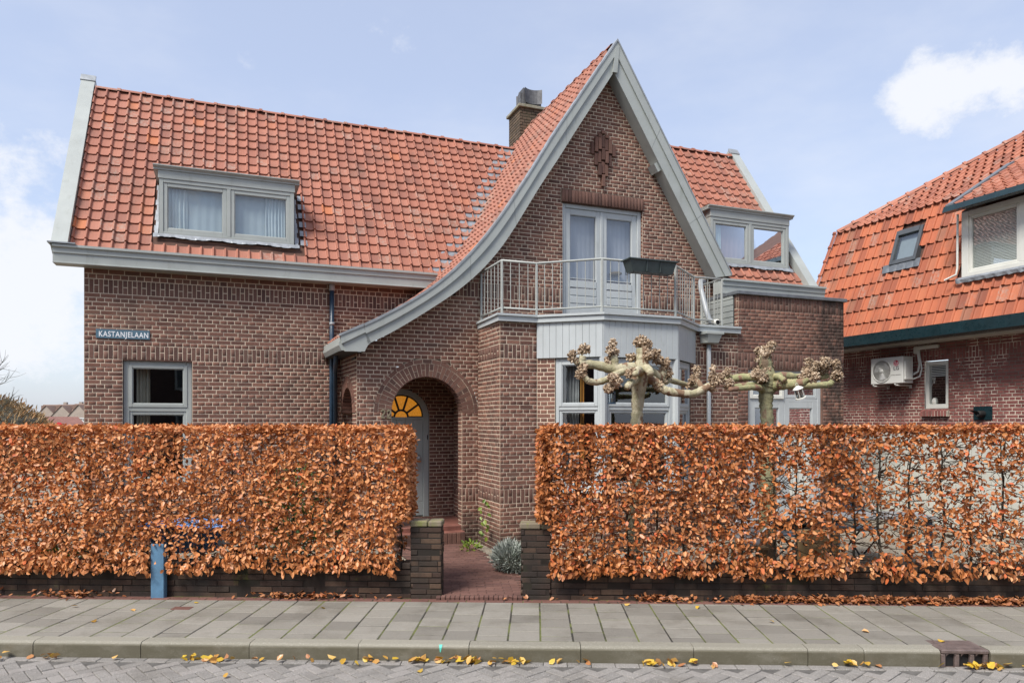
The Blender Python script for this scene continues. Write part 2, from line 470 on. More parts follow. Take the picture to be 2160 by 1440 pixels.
def np_mesh(name, verts, faces_n, faces_flat, mat, rnd=None, parent=None, smooth=False, loc=None):
    me = bpy.data.meshes.new(name)
    nv, nf = len(verts), len(faces_n)
    me.vertices.add(nv); me.vertices.foreach_set("co", np.asarray(verts, dtype=np.float32).ravel())
    me.loops.add(len(faces_flat)); me.loops.foreach_set("vertex_index", np.asarray(faces_flat, dtype=np.int32))
    me.polygons.add(nf)
    fn = np.asarray(faces_n, dtype=np.int32); st = np.concatenate(([0], np.cumsum(fn)[:-1])).astype(np.int32)
    me.polygons.foreach_set("loop_start", st)
    me.polygons.foreach_set("loop_total", fn)
    if smooth: me.polygons.foreach_set("use_smooth", np.ones(nf, dtype=bool))
    me.update(calc_edges=True)
    if rnd is not None:
        a = me.attributes.new("rnd", 'FLOAT', 'FACE'); a.data.foreach_set("value", np.asarray(rnd, dtype=np.float32))
    me.materials.append(MAT[mat] if isinstance(mat, str) else mat)
    return link(name, me, parent, loc)


def instances(tv, tf, mats4, rnd):
    """tv (n,3) template verts, tf list of faces, mats4 (k,3,4) -> arrays for np_mesh"""
    tv = np.asarray(tv); k = len(mats4); n = len(tv)
    A = np.asarray(mats4)
    V = np.einsum('kij,nj->kni', A[:, :, :3], tv) + A[:, None, :, 3]
    fl = np.concatenate([np.asarray(f) for f in tf]); fn = np.array([len(f) for f in tf])
    FL = (fl[None, :] + (np.arange(k) * n)[:, None]).ravel(); FN = np.tile(fn, k)
    return V.reshape(-1, 3), FN, FL, np.repeat(np.asarray(rnd), len(tf))


# how large a point's surroundings show from the viewpoint (only decides which pieces become separate objects)
F_PX = 1530.0
def screen(p):
    d = max(p[1], 0.1)
    return 1080 + F_PX * p[0] / d, 890 - F_PX * (p[2] - 2.01) / d, F_PX / d

# ------------------------------------------------------------------ bricks
C = 0.0655          # course height
JT = 0.0130          # joint


def brick_tv(w, h, dep, ch=0.0022):
    x, z = w / 2, h / 2; xi, zi = x - ch, z - ch
    v = [(-xi, 0, -zi), (xi, 0, -zi), (xi, 0, zi), (-xi, 0, zi), (-x, -ch, -z), (x, -ch, -z), (x, -ch, z), (-x, -ch, z), (-x, -dep, -z), (x, -dep, -z), (x, -dep, z), (-x, -dep, z)]
    # y here = outward; winding fixed for the (along, outward, up) left-handed frame
    f = [(3, 2, 1, 0)]
    for i in range(4):
        j = (i + 1) % 4
        f.append((i, j, 4 + j, 4 + i)); f.append((4 + i, 4 + j, 8 + j, 8 + i))
    return v, f


class Bricks:
    """collects bricks of one thing; the ones that show largest become objects, the rest one joined part"""
    def __init__(self): self.items = []      # (pos, a, n, w, h, proud, matkey, dep)

    def put(self, F, s, d, z, w, h, mat, dep=0.02):
        self.items.append((F.pt(s, d, z), F.a, F.n, w, h, mat, dep))

    def finish(self, part, rotz, keep=300, vis=None, name="brick", matobj=None):
        R = Matrix.Rotation(rotz, 3, 'Z'); sc = []
        for i, (p, a, n, w, h, m, dep) in enumerate(self.items):
            q = R @ p; nn = R @ n; x, y, px = screen(q)
            face = max(0.0, -(nn.dot((q - Vector((0, 0, 2.01))).normalized())))
            ok = q.y > 1 and 0 < x < 2160 and 0 < y < 1440 and (vis is None or vis(x, y, p))
            sc.append((w * h * px * px * face if ok else 0.0, i))
        sc.sort(reverse=True)
        single = set(i for s, i in sc[:keep] if s > 0)
        cache, groups = {}, {}
        for i, (p, a, n, w, h, m, dep) in enumerate(self.items):
            if i in single:
                key = (round(w, 3), round(h, 3), m, dep)
                if key not in cache:
                    v, f = brick_tv(key[0], key[1], dep)
                    me = bpy.data.meshes.new(name); me.from_pydata(v, [], [q[::-1] for q in f]); me.materials.append(MAT[m]); me.update()
                    cache[key] = me
                o = bpy.data.objects.new(name, cache[key]); COL.objects.link(o); o.parent = part
                b = Vector((-a.x, -a.y, 0))     # mesh x -> -a keeps the frame right-handed
                M = Matrix((( -a.x, n.x, 0, p.x), (-a.y, n.y, 0, p.y), (0, 0, 1, p.z), (0, 0, 0, 1)))
                o.matrix_local = M
            else:
                groups.setdefault(m, []).append((p, a, n, w, h, dep))
        for m, L in groups.items():
            V, FN, FL, RD, base = [], [], [], [], 0
            for (p, a, n, w, h, dep) in L:
                v, f = brick_tv(w, h, dep)
                for (x, y, z) in v: V.append((p.x + a.x * x + n.x * y, p.y + a.y * x + n.y * y, p.z + z))
                r = random.random()
                for q in f:
                    FN.append(4); FL.extend(base + k for k in q); RD.append(r)
                base += 12
            o = np_mesh(name + "work", V, FN, FL, m, RD, part)
            o["kind"] = "stuff"


def clip(ivs, holes):
    out = list(ivs)
    for h0, h1 in holes:
        nxt = []
        for a, b in out:
            if h1 <= a or h0 >= b: nxt.append((a, b)); continue
            if h0 > a: nxt.append((a, h0))
            if h1 < b: nxt.append((h1, b))
        out = nxt
    return [(a, b) for a, b in out if b - a > 0.012]


def masonry(B, mort, F, z0, z1, ivs, bands=(), mat='brick', bmat='brick_band', course=C, length=0.22, plain=(), phase=0, proud_band=0.0, runner=False, rough=.002):
    """lay courses on frame F between z0 and z1; ivs(zmid) -> list of (s0, s1); bands: (zb, zt) of soldier bricks"""
    segs, z = [], z0
    for zb, zt in sorted(bands):
        if zb > z1 or zt < z0: continue
        if zb > z + 0.02: segs.append((z, zb, 'c'))
        segs.append((zb, min(zt, z1), 's')); z = zt
    if z < z1 - 0.02: segs.append((z, z1, 'c'))
    for a, b, kind in segs:
        if kind == 's':
            k = 0
            for s0, s1 in ivs((a + b) / 2):
                n = max(1, round((s1 - s0) / course)); u = (s1 - s0) / n
                for i in range(n):
                    w = u - JT * .8; s = s0 + u * (i + .5); k += 1
                    d = proud_band + random.uniform(-.002, .002)
                    if k % 2 and (b - a) > .15:
                        m = (a + b) / 2 + random.uniform(-.02, .02)
                        B.put(F, s, d, (a + m) / 2, w, m - a - JT, bmat, 0.02 + proud_band); B.put(F, s, d, (b + m) / 2, w, b - m - JT, bmat, 0.02 + proud_band)
                    else: B.put(F, s, d, (a + b) / 2, w, b - a - JT, bmat, 0.02 + proud_band)
                strip(mort, F, s0, s1, a, b)
            continue
        n = max(1, round((b - a) / course)); hgt = (b - a) / n
        for i in range(n):
            zm = a + hgt * (i + .5); row = int(round((zm + phase * course) / course))
            unit = length if row % 2 == 0 else length / 2
            off = (0.0 if row % 4 == 0 else length / 2) if row % 2 == 0 else length / 4
            if runner: unit = length; off = random.uniform(0, length)
            for s0, s1 in ivs(zm):
                strip(mort, F, s0, s1, zm - hgt / 2, zm + hgt / 2)
                cuts = [s0]; k = math.floor((s0 - off) / unit) + 1
                while off + k * unit < s1 - 0.035:
                    q = off + k * unit
                    if q > s0 + 0.035: cuts.append(q)
                    k += 1
                cuts.append(s1)
                for c0, c1 in zip(cuts, cuts[1:]):
                    w = c1 - c0 - JT
                    if w < 0.012: continue
                    B.put(F, (c0 + c1) / 2 + random.uniform(-.0015, .0015), random.uniform(-rough, rough), zm + random.uniform(-.001, .001), w + (.007 if runner else 0), hgt - JT, mat)


def strip(mort, F, s0, s1, z0, z1, d=-0.0045):
    mort.add([F.pt(s0, d, z0), F.pt(s1, d, z0), F.pt(s1, d, z1), F.pt(s0, d, z1)], [(3, 2, 1, 0)])


def interp(x, xs, ys): return float(np.interp(x, xs, ys))


# ------------------------------------------------------------------ clay tiles
def tile_tv(w, l, t=0.024):
    prof = [(0.0, -0.004), (0.015, 0.020), (0.06, 0.035), (0.14, 0.036), (0.20, 0.022), (0.23, 0.0), (0.34, -0.005), (0.65, -0.006), (0.92, -0.003), (1.06, 0.006)]
    yo = [0.0, 0, 0, 0, 0.004, 0.012, -0.002, -0.004, 0.000, 0.012]
    v, n = [], len(prof)
    for (x, z), dy in zip(prof, yo): v.append((x * w, dy, z + 0.030))          # lower edge, lifted on the tile below
    for (x, z), dy in zip(prof, yo): v.append((x * w, dy + .03, z + 0.0285))
    for (x, z) in prof: v.append((x * w, l + .035, z + 0.001))
    for (x, z), dy in zip(prof, yo): v.append((x * w, dy + .004, z + 0.030 - t))
    f = []
    for i in range(n - 1):
        f.append((i, i + 1, n + i + 1, n + i)); f.append((n + i, n + i + 1, 2 * n + i + 1, 2 * n + i)); f.append((3 * n + i, 3 * n + i + 1, i + 1, i))
    return v, f


class Tiles:
    def __init__(self): self.items = []       # (origin, X, Y, Z, w, l, mat)

    def put(self, o, X, Y, Z, w, l, mat):
        e = random.uniform(-.012, .012)
        X2 = (X + Z * e).normalized(); Z2 = X2.cross(Y).normalized()
        self.items.append((Vector(o) + Z * random.uniform(-.002, .003) + Y * random.uniform(-.004, .004), X2, Y, Z2, round(w, 3), round(l, 3), mat))

    def finish(self, part, rotz, keep=300, vis=None, name="tile"):
        R = Matrix.Rotation(rotz, 3, 'Z'); sc = []
        for i, (p, X, Y, Z, w, l, m) in enumerate(self.items):
            q = R @ (p + X * w / 2 + Y * l / 2); nn = R @ Z; x, y, px = screen(q)
            face = max(0.0, -(nn.dot((q - Vector((0, 0, 2.01))).normalized())))
            ok = q.y > 1 and 0 < x < 2160 and 0 < y < 1440 and (vis is None or vis(x, y, p))
            sc.append((w * l * px * px * face if ok else 0.0, i))
        sc.sort(reverse=True)
        single = set(i for s, i in sc[:keep] if s > 0); cache, groups = {}, {}
        for i, (p, X, Y, Z, w, l, m) in enumerate(self.items):
            M = Matrix(((X.x, Y.x, Z.x, p.x), (X.y, Y.y, Z.y, p.y), (X.z, Y.z, Z.z, p.z), (0, 0, 0, 1)))
            if i in single:
                k = (w, l, m)
                if k not in cache:
                    v, f = tile_tv(w, l); me = bpy.data.meshes.new(name); me.from_pydata(v, [], f); me.materials.append(MAT[m]); me.update(); cache[k] = me
                o = bpy.data.objects.new(name, cache[k]); COL.objects.link(o); o.parent = part; o.matrix_local = M
            else: groups.setdefault((w, l, m), []).append([list(M[r]) for r in range(3)])
        bym = {}
        for (w, l, m), L in groups.items():
            v, f = tile_tv(w, l); bym.setdefault(m, []).append(instances(v, f, L, RNG.random(len(L))))
        for m, parts in bym.items():
            V = np.concatenate([q[0] for q in parts]); FN = np.concatenate([q[1] for q in parts]); RD = np.concatenate([q[3] for q in parts]); FL, b = [], 0
            for q in parts: FL.append(q[2] + b); b += len(q[0])
            o = np_mesh(name + "_rest", V, FN, np.concatenate(FL), m, RD, part); o.name = "tiling"; o["kind"] = "stuff"


def ridge_caps(part, p0, p1, pitch, mat, r=0.085, name="ridge_tile", updir=Vector((0, 0, 1))):
    p0, p1 = Vector(p0), Vector(p1); t = (p1 - p0); n = max(1, round(t.length / pitch)); u = t.length / n; t.normalize()
    side = t.cross(updir).normalized(); up = side.cross(t)
    v, f, seg = [], [], 7
    stations = [(0, r * 1.0), (u * .86, r * .95), (u * .86, r * 1.22), (u * 1.0, r * 1.22), (u * 1.0, r)]
    for y, rr in stations:
        for k in range(seg + 1):
            a = math.pi * (0.04 + .92 * k / seg); v.append((math.cos(a) * rr, y, math.sin(a) * rr * .9))
    for i in range(len(stations) - 1):
        for k in range(seg):
            a = i * (seg + 1) + k; f.append((a, a + seg + 1, a + seg + 2, a + 1))
    me = bpy.data.meshes.new(name); me.from_pydata(v, [], f); me.materials.append(MAT[mat]); me.update()
    for i in range(n):
        o = bpy.data.objects.new(name, me); COL.objects.link(o); o.parent = part
        p = p0 + t * (u * i) + up * random.uniform(-.006, .006)
        o.matrix_local = Matrix(((side.x, t.x, up.x, p.x), (side.y, t.y, up.y, p.y), (side.z, t.z, up.z, p.z), (0, 0, 0, 1)))


# ------------------------------------------------------------------ windows
def rect_frame(mb, F, s0, s1, z0, z1, w, d0, d1, b=0.004, wb=None, wt=None):
    wb = w if wb is None else wb; wt = w if wt is None else wt
    mb.fbox(F, s0, s0 + w, d0, d1, z0, z1, b); mb.fbox(F, s1 - w, s1, d0, d1, z0, z1, b)
    mb.fbox(F, s0 + w, s1 - w, d0, d1 - .001, z0, z0 + wb, b); mb.fbox(F, s0 + w, s1 - w, d0, d1 - .001, z1 - wt, z1, b)


def reveal(F, L, z0, z1, parent, mat='brick_band', dep=.15):
    mb = MB(); mb.fbox(F, 0, L, -dep, -.004, z1 - .004, z1 + .012); mb.fbox(F, -.02, .003, -dep, -.008, z0, z1); mb.fbox(F, L - .003, L + .02, -dep, -.008, z0, z1); mb.build("reveal", mat, parent)


def pane(F, s0, s1, z0, z1, d, parent, mat='glass'):
    mb = MB(); mb.add([F.pt(s0, d, z0), F.pt(s1, d, z0), F.pt(s1, d, z1), F.pt(s0, d, z1)], [(3, 2, 1, 0)])
    return mb.build("pane", mat, parent)


def sash(F, s0, s1, z0, z1, d, parent, w=0.055, mat='paint', bead=True, glass='glass'):
    mb = MB(); rect_frame(mb, F, s0, s1, z0, z1, w, d - .05, d, 0.005)
    if bead: rect_frame(mb, F, s0 + w - .002, s1 - w + .002, z0 + w - .002, z1 - w + .002, 0.014, d - .045, d - .012, 0.003)
    o = mb.build("sash", mat, parent)
    pane(F, s0 + w, s1 - w, z0 + w, z1 - w, d - .032, parent, glass)
    return o


def curtain(F, s0, s1, z0, z1, d, parent, mat, folds=6, amp=0.02, gather=0.0):
    mb = MB(); n = folds * 8; rows = 6
    vs = []
    for j in range(rows + 1):
        t = j / rows
        for i in range(n + 1):
            q = i / n; e = s0 + (s1 - s0) * q
            if gather: e = s0 + (s1 - s0) * q * (1 - gather * math.sin(math.pi * t) ** 2 * .8)
            vs.append(F.pt(e, d + amp * math.sin(q * folds * 2 * math.pi + .6 * math.sin(3 * t)) + .4 * amp * math.sin(q * folds * 4.6), z0 + (z1 - z0) * t))
    mb.add(vs, [(j * (n + 1) + i, j * (n + 1) + i + 1, (j + 1) * (n + 1) + i + 1, (j + 1) * (n + 1) + i) for j in range(rows) for i in range(n)])
    return mb.build("curtain", mat, parent, smooth=True)


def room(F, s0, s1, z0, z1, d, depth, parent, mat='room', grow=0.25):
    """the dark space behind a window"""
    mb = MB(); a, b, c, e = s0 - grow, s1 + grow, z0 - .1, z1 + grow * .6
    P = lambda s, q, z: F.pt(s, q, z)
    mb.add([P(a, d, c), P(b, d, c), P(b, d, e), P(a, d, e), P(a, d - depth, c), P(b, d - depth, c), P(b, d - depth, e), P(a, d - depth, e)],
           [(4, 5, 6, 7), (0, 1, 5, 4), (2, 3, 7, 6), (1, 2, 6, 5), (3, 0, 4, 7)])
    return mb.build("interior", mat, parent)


def net(F, s0, s1, z0, z1, d, parent, mat):
    """added sheet close behind the pane, its colour painted to stand for reflections"""
    mb = MB(); n = 60; vs = []
    for z in (z0, z1):
        for i in range(n + 1): vs.append(F.pt(s0 + (s1 - s0) * i / n, d + .006 * math.sin(i * 1.7), z))
    mb.add(vs, [(i, i + 1, n + 2 + i, n + 1 + i) for i in range(n)]); return mb.build("painted_reflection", mat, parent, smooth=True)

# ================================================================== THE BRICK HOUSE (own frame: u along the front, v depth, z up)
TH = math.radians(21.42)
house = thing("brick_house", "brown brick corner house with red tiled roofs and a sweeping grey gable", "house", (4.3, 12.6, 0), TH)
HB = Bricks(); HM = MB(); HT = Tiles()
V0, V1, VB, VG = 12.70, 11.45, 10.40, 11.18     # wing wall, gable wall, bay pier / extension wall, gable verge
OUT = [(6.361, 8.675), (5.11, 6.823), (4.744, 6.215), (4.218, 5.415), (3.921, 5.012), (3.636, 4.679), (3.333, 4.372), (3.121, 4.192), (2.935, 4.05), (2.517, 3.785), (2.085, 3.54), (1.593, 3.299)]
INN = [(6.305, 8.141), (5.439, 6.814), (5.251, 6.497), (4.935, 6.048), (4.667, 5.608), (4.42, 5.2), (4.218, 4.899), (4.11, 4.758), (3.888, 4.507), (3.636, 4.269), (3.46, 4.123), (3.325, 4.02), (2.912, 3.745), (2.517, 3.483), (2.242, 3.316), (2.008, 3.211)]
ROUT = [(6.361, 8.675), (8.80, 4.755)]
RINN = [(6.305, 8.141), (8.46, 4.70)]
inz, inu = [q[1] for q in INN][::-1], [q[0] for q in INN][::-1]
ouz, ouu = [q[1] for q in OUT][::-1], [q[0] for q in OUT][::-1]
uL = lambda z: interp(z, inz, inu) - 0.06
uR = lambda z: interp(z, [4.70, 8.141], [8.46, 6.305]) + 0.05
u_roof = lambda z: interp(z, ouz, ouu)

AC_, AR, AO = (3.017, 2.16), 0.585, 0.868         # porch arch centre and radii


def arch_hole(z, c, r0, ro, half):
    if z < c[1]: return (c[0] - half, c[0] + half)
    if z < c[1] + ro:
        e = math.sqrt(max(0, ro * ro - (z - c[1]) ** 2)); return (c[0] - e, c[0] + e)
    return None


def arch_ring(F, c, r0, r1, n, mat, dep, split=True, a0=0.0, a1=math.pi, gap=0.010):
    """wedge bricks round an arch in frame F (s, z); each a proper wedge"""
    out = MB()
    for i in range(n):
        t0 = a0 + (a1 - a0) * i / n; t1 = a0 + (a1 - a0) * (i + 1) / n
        spans = [(r0, r1)] if not (split and i % 2) else [(r0, (r0 + r1) / 2 - gap / 2), ((r0 + r1) / 2 + gap / 2, r1)]
        for ra, rb in spans:
            r = random.random(); pr = random.uniform(-.002, .002)
            q = []
            for rr, tt, sg in ((ra, t0, 1), (rb, t0, 1), (rb, t1, -1), (ra, t1, -1)):
                th = tt + sg * gap / 2 / rr; q.append((c[0] + rr * math.cos(th), c[1] + rr * math.sin(th)))
            vs = [F.pt(s, pr, z) for s, z in q] + [F.pt(s, -dep, z) for s, z in q]
            out.add(vs, [(0, 1, 2, 3), (7, 6, 5, 4), (0, 4, 5, 1), (1, 5, 6, 2), (2, 6, 7, 3), (3, 7, 4, 0)], r)
    return out


def annulus(mort, F, c, r0, r1, d, n=48):
    for i in range(n):
        t0, t1 = math.pi * i / n, math.pi * (i + 1) / n
        mort.add([F.pt(c[0] + r * math.cos(t), d, c[1] + r * math.sin(t)) for r, t in ((r0, t0), (r1, t0), (r1, t1), (r0, t1))], [(0, 1, 2, 3)])


# --- left wing front wall (also the back wall of the porch)
F1 = Fr((-2.04, V0), (3.90, V0)); o1 = 2.04
def iv1(z):
    hi = 5.94
    if z > 3.05: hi = o1 + min(3.9, u_roof(max(z, 3.3)) + .35)
    holes = []
    if 1.0 < z < 2.985: holes.append((o1 - 1.517, o1 - 0.525))
    h = arch_hole(z, (o1 + 2.882, 2.10), .5, .5, .5)
    if h and z > .31: holes.append(h)
    return clip([(0, hi)], holes)
masonry(HB, HM, F1, 0.0, 4.44, iv1, bands=((2.985, 3.205), (3.991, 4.211)))
# --- far left end wall
FE = Fr((-2.04, 17.0), (-2.04, V0))
masonry(HB, HM, FE, 0.0, 8.0, lambda z: clip([(0 if z < 4.5 else (z - 4.5) / 1.57, 4.3 if z < 4.5 else 4.3 - (z - 4.5) / 1.57)], []), bands=((2.985, 3.205),))
# --- gable wall
F2 = Fr((0, V1), (9.0, V1))
def iv2(z):
    lo = 1.88 if z < 3.09 else uL(z)
    if z < 3.62: hi = 3.90
    elif z < 4.70: hi = 8.45
    else: hi = uR(z)
    holes = []
    h = arch_hole(z, AC_, AR, AO, AR)
    if h: holes.append(h)
    if 3.9 < z < 5.855: holes.append((5.44, 7.05))
    if 5.855 < z < 6.07: holes.append((5.41, 7.06))
    return clip([(lo, hi)], holes) if hi > lo else []
masonry(HB, HM, F2, 0.0, 8.10, iv2, bands=((0.70, 0.92), (4.085, 4.33)))
for i in range(25):                                     # soldier lintel over the balcony doors, a little proud
    w = 1.65 / 25; HB.put(F2, 5.41 + w * (i + .5), 0.03, 5.962, w - .008, .212, 'brick_band', .05)
strip(HM, F2, 5.41, 7.06, 5.855, 6.07, 0.012)
annulus(HM, F2, AC_, AR + .01, AO + .004, -.006)
# --- porch: side wall with its own arch, inner faces
F3 = Fr((1.82, V0), (1.88, V1)); c3 = (0.50, 2.16)
def iv3(z):
    h = arch_hole(z, c3, .42, .62, .42)
    return clip([(0, F3.L)], [h] if h else [])
masonry(HB, HM, F3, 0.0, 3.12, iv3)
annulus(HM, F3, c3, .43, .63, -.006)
F3i = Fr((3.84, V0), (3.84, V1 - .0)); masonry(HB, HM, Fr((3.84, V0), (3.84, 11.62)), 0.3, 3.0, lambda z: [(0, 1.08)], bands=((0.70, 0.92),))
FJ = Fr((AC_[0] + AR, V1 + .22), (AC_[0] + AR, V1)); masonry(HB, HM, FJ, 0.0, 2.16, lambda z: [(0, .22)], bands=((0.70, 0.92),))
FJ2 = Fr((AC_[0] - AR, V1), (AC_[0] - AR, V1 + .22)); masonry(HB, HM, FJ2, 0.0, 2.16, lambda z: [(0, .22)])
masonry(HB, HM, Fr((3.62, V1 + .22), (3.84, V1 + .22)), 0, 2.2, lambda z: [])
# --- bay: return, pier, facets; extension
A_, B_, C_, E_ = (4.50, VB), (5.30, 9.74), (6.62, 9.74), (7.42, VB)
FR_ = Fr((3.88, V1), (3.88, VB)); masonry(HB, HM, FR_, 0.0, 3.60, lambda z: [(0, FR_.L)], bands=((0.76, 0.98), (2.99, 3.21)))
FP = Fr((3.88, VB), A_); masonry(HB, HM, FP, 0.0, 3.60, lambda z: [(0, FP.L)], bands=((0.76, 0.98), (2.99, 3.21)))
FL_ = Fr(A_, B_); FF = Fr(B_, C_); FQ = Fr(C_, E_)
masonry(HB, HM, FL_, 0.0, 3.05, lambda z: [(0, .29)] if z > .95 else [(0, FL_.L)])
masonry(HB, HM, FF, 0.0, .95, lambda z: [(0, FF.L)])
masonry(HB, HM, FQ, 0.0, 3.05, lambda z: [(FQ.L - .20, FQ.L)] if z > .95 else [(0, FQ.L)])
FX = Fr(E_, (8.34, VB)); masonry(HB, HM, FX, 0.0, 3.60, lambda z: [(0, FX.L)], bands=((0.76, 0.98), (2.99, 3.235)))
FY = Fr((8.34, VB - .005), (10.765, VB - .005))
def ivy(z): return clip([(0, FY.L)], [(0.22, 1.92)] if z < 2.955 else [])
masonry(HB, HM, Fr((8.34, VB + .16), (8.34, VB - .005)), 3.6, 4.255, lambda z: [(0, .165)], bands=((4.005, 4.255),))
HM2 = MB()
masonry(HB, HM2, FY, 0.0, 4.255, ivy, bands=((2.965, 3.235), (4.005, 4.255)))
FZ = Fr((10.765, VB), (10.765, 14.0)); masonry(HB, HM, FZ, 0.0, 4.255, lambda z: [(0, FZ.L)])
masonry(HB, HM, Fr((8.0, V1 + .03), (10.6, V1 + .03)), 4.1, 4.8, lambda z: [(0, 2.6)])

wall = HM.build("wall", 'mortar', house); HM2.build("extension_wall", 'mortar_d', house)
arch_ring(F2, AC_, AR, .797, 33, 'brick_band', .22).build("arch_soldiers", 'brick_band', wall)
arch_ring(F2, AC_, .808, AO, 17, 'brick_band', .03, split=False).build("arch_edge_course", 'brick_band', wall)
arch_ring(F3, c3, .42, .615, 20, 'brick', .20).build("side_arch_soldiers", 'brick', wall)
HB.finish(wall, TH, 300, vis=lambda x, y, p: y < 880 or (880 < x < 1120 and y < 1120))

# raised brick ornament on the gable: staggered upright bricks
orn = [(6.015, 6.755), (6.085, 6.80), (6.085, 6.57), (6.155, 6.85), (6.155, 6.62), (6.155, 6.39), (6.225, 6.90), (6.225, 6.67), (6.225, 6.435), (6.225, 6.20),
       (6.295, 6.85), (6.295, 6.62), (6.295, 6.39), (6.365, 6.80), (6.365, 6.57), (6.435, 6.755)]
for k, (u, z) in enumerate(orn):
    mb = MB(); pr = 0.055 if k % 2 else 0.035
    zz = z + .10; mb.fbox(F2, u - .031, u + .031, -.01, pr, zz - .105, zz + .105, 0.005)
    mb.build("ornament_brick", 'brick_band', wall)
for u, z in ((6.09, 6.99), (6.155, 7.05), (6.225, 7.12), (6.30, 7.05), (6.365, 6.99)):
    mb = MB(); mb.fbox(F2, u - .035, u + .035, -.01, .05, z + .01, z + .07, .005); mb.build("ornament_brick", 'brick_band', wall)

# --- porch floor, steps, ceiling
mb = MB(); mb.box(1.90, 3.83, V1 + .02, V0 - .01, 0.0, 0.31, .01); mb.build("porch_floor", 'stepred', house)
mb = MB(); mb.box(2.43, 3.62, V1 - .13, V1 + .1, 0.0, 0.23, .008); st = mb.build("step", 'stepred', house)
for i in range(16):
    mb = MB(); w = 1.2 / 16; mb.box(2.42 + w * i + .004, 2.42 + w * (i + 1) - .004, V1 - .15, V1 - .06, 0.03, 0.215, .006); mb.build("step_brick", 'brick_band', st)
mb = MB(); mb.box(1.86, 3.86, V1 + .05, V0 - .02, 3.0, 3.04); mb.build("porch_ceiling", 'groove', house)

# --- roofs -------------------------------------------------------------------
SL = (8.01 - 4.65) / 2.25; PSL = math.hypot(2.25, 3.36)          # slope of the two wings
Yw = Vector((0, 2.25 / PSL, 3.36 / PSL)); Zw = Vector((0, -3.36 / PSL, 2.25 / PSL)); Xw = Vector((1, 0, 0))
under = MB()
v_wing = lambda z: 12.6 + (z - 4.65) / SL
# valley and felt of the left wing
zs = [4.55 + (8.01 - 4.55) * i / 24 for i in range(25)]
for a, b in zip(zs, zs[1:]):
    under.add([(-2.22, v_wing(a), a - .012), (u_roof(a) + .1, v_wing(a), a - .012), (u_roof(b) + .1, v_wing(b), b - .012), (-2.22, v_wing(b), b - .012)], [(0, 1, 2, 3)])
under.add([(-2.22, 14.85, 8.0), (6.2, 14.85, 8.0), (6.2, 17.15, 4.5), (-2.22, 17.15, 4.5)], [(0, 1, 2, 3)])
# felt of the sweeping gable roof and its right-hand slope
for (ua, za), (ub, zb) in zip(OUT, OUT[1:]):
    def vb(z): return max(12.72, v_wing(z) + .1) if z > 4.65 else 12.68
    under.add([(ua + .02, VG + .05, za - .03), (ua + .02, 16.2 if za > 8.0 else vb(za), za - .03), (ub + .02, vb(zb), zb - .03), (ub + .02, VG + .05, zb - .03)], [(0, 1, 2, 3)])
under.add([(6.361, VG + .05, 8.64), (6.361, 16.2, 8.64), (8.80, 13.4, 4.73), (8.80, VG + .05, 4.73)], [(0, 1, 2, 3)])
under.add([(6.361, 14.8, 8.64), (6.361, 16.2, 8.64), (5.9, 16.2, 7.98), (5.9, 14.8, 7.98)], [(0, 1, 2, 3)])
# right wing felt
v_rw = lambda z: 11.25 + (z - 4.65) / SL
under.add([(8.87, v_rw(4.6), 4.588), (10.62, v_rw(4.6), 4.588), (10.62, 13.5, 7.998), (6.78, 13.5, 7.998)], [(0, 1, 2, 3)])
under.add([(6.6, 13.5, 7.998), (10.62, 13.5, 7.998), (10.62, 15.8, 4.6), (6.6, 15.8, 4.6)], [(0, 1, 2, 3)])
roof = under.build("roof", 'underlay', house)
tag(roof, "red clay tiled roofs with a lead valley beside the sweeping gable")

DORM_L = (-1.06, 1.10, 4.95, 6.05); DORM_R = (8.48, 10.50, 5.03, 6.10)
rows, wl_, ll_ = 18, 0.1805, PSL / 18
for r in range(rows):
    z0 = 4.60 + 3.36 * r / rows; zm = z0 + .10
    n = int(8.6 / wl_)
    for k in range(n):
        u = -2.215 + k * wl_ + (0.004 if r % 2 else 0)
        uc = u + wl_ / 2
        lim = u_roof(zm + .06) - .085; wt = min(wl_, lim - u)
        if wt < .05: continue
        if DORM_L[0] - .06 < uc < DORM_L[1] + .03 and DORM_L[2] - .02 < zm + .05 < DORM_L[3] + .10: continue
        HT.put((u, v_wing(z0), z0), Xw, Yw, Zw, wt if wt > wl_ - .01 else wt * .94, ll_, 'tile')
wr = 0.20
for r in range(rows):
    z0 = 4.60 + 3.36 * r / rows; zm = z0 + .1
    for k in range(22):
        u = 10.61 - (k + 1) * wr; uc = u + wr / 2
        lim = interp(zm, [4.755, 8.675], [8.80, 6.361])
        if uc < lim - .12: continue
        if DORM_R[0] - .1 < uc < DORM_R[1] + .08 and DORM_R[2] - .02 < zm + .05 < DORM_R[3] + .1: continue
        HT.put((u, v_rw(z0), z0), Xw, Yw, Zw, wr, ll_, 'tile')
